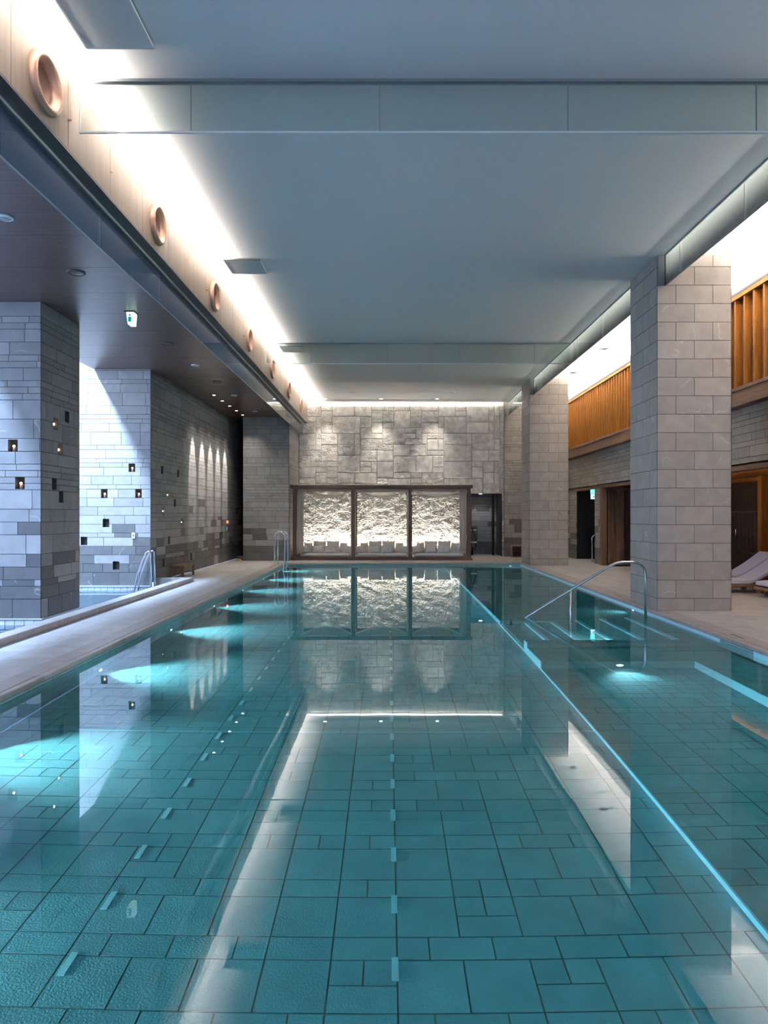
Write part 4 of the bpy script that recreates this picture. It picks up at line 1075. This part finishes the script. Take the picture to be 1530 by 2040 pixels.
# recessed LED channels (a real profile carries each strip)
mb = MB(); mb.box(-3.12, -3.075, -2.3, YB - .1, 5.60, 5.69); mb.box(XS + .06, XS + .12, -2.3, 25.5, 5.60, 5.62); mb.build('led_channel', M['profile_dk'], lc)
P_CL, P_CR = 2750, 2400
for i in range(4):
    y0 = -2.3 + i * 7; y1 = min(y0 + 7, YB - .1)
    area('cove_led', (-3.05, (y0 + y1) / 2, 5.70), (.93, 0, .365), .03, y1 - y0, P_CL * (y1 - y0) / 28, CW, lc, 39)
    area('cove_fill_up', (-3.05, (y0 + y1) / 2, 5.695), (.3, 0, 1), .03, y1 - y0, P_CL * .02 * (y1 - y0) / 28, CW, lc)  # added fill lamp that whitens the ceiling right beside the fascia
    y1 = min(y1, 25.5)
    area('cove_led', (XS + .03, (y0 + y1) / 2, 5.615), (-.93, 0, .37), .03, y1 - y0, P_CR * (y1 - y0) / 28, CW, lc, 60)
    area('cove_fill_up', (XS + .03, (y0 + y1) / 2, 5.61), (-.3, 0, 1), .03, y1 - y0, P_CR * .03 * (y1 - y0) / 28, CW, lc)  # the same added fill above the slatted screen
area('edge_led', (.65, YB - .2, ZC - .06), (0, .5, .85), 7.2, .02, 40, CW, lc)
# uplight trough behind the daybeds
mb = MB(); mb.box(-3.25, 2.75, 25.30, 25.40, 0.02, .12); mb.build('uplight_trough', M['profile_dk'], lc)
area('uplight_led', (-.25, 25.35, .14), (0, .22, 1), 5.9, .05, 88, (1, .95, .87), lc, 110)
# daylight strip of the roof slot above the plunge pool
P_SL = 3000
area('roof_slot_daylight', (-7.60, 6.0, ZC + .95), (.12, 0, -1), .30, 10.0, P_SL * .52, (.42, .62, 1.0), lc, 130)
area('roof_slot_daylight', (-7.60, 13.3, ZC + .95), (.12, 0, -1), .30, 4.0, P_SL * .50, (.46, .65, 1.0), lc, 130)
# warm lamps under the recess ceiling
area('recess_led', (6.98, 12.5, 2.30), (.7, 0, .7), .03, 9, 45, (1, .74, .45), lc)

# world: overcast blue daylight seen through the windows
w = bpy.data.worlds.new('World'); SC.world = w; w.use_nodes = True
bg = w.node_tree.nodes['Background']; bg.inputs[0].default_value = (.42, .57, 1.0, 1); bg.inputs[1].default_value = 2.8
def portal(loc, d, sx, sy, up=(0, 0, 1)):
    o = area('window_portal', loc, d, sx, sy, 1, (1, 1, 1), lc, up=up); o.data.cycles.is_portal = True
portal((1.1, -2.39, 2.45), (0, 1, 0), 8.8, 4.3)
portal((-8.94, 7.75, 1.75), (1, 0, 0), 11.5, 3.3)

# ------------------------------------------------------------------ camera and render settings
cam = bpy.data.cameras.new('Camera'); co = bpy.data.objects.new('Camera', cam); COL.objects.link(co); SC.camera = co
co.location = (0, 0, CAMZ); co.rotation_euler = (PI / 2, 0, 0)
cam.sensor_width = 36; cam.sensor_fit = 'AUTO'; cam.lens = 24; cam.clip_start = .05; cam.clip_end = 200
cam.shift_x = -8.5 / 2040; cam.shift_y = 6.3 / 2040
SC.view_settings.view_transform = 'Standard'; SC.view_settings.look = 'None'; SC.view_settings.gamma = 1; SC.view_settings.use_curve_mapping = False
SC.view_settings.exposure = 0.16
cy = SC.cycles
cy.use_denoising = True; cy.use_adaptive_sampling = True; cy.adaptive_threshold = .035; cy.adaptive_min_samples = 24
try: cy.denoiser = 'OPENIMAGEDENOISE'; cy.denoising_input_passes = 'RGB_ALBEDO_NORMAL'
except Exception: pass
cy.max_bounces = 6; cy.diffuse_bounces = 3; cy.glossy_bounces = 4; cy.transmission_bounces = 6; cy.transparent_max_bounces = 16
cy.caustics_refractive = True; cy.caustics_reflective = False; cy.blur_glossy = .5
cy.sample_clamp_indirect = 25.0; cy.sample_clamp_direct = 0
for o in bpy.data.objects:
    if '_local' in o.keys(): del o['_local']
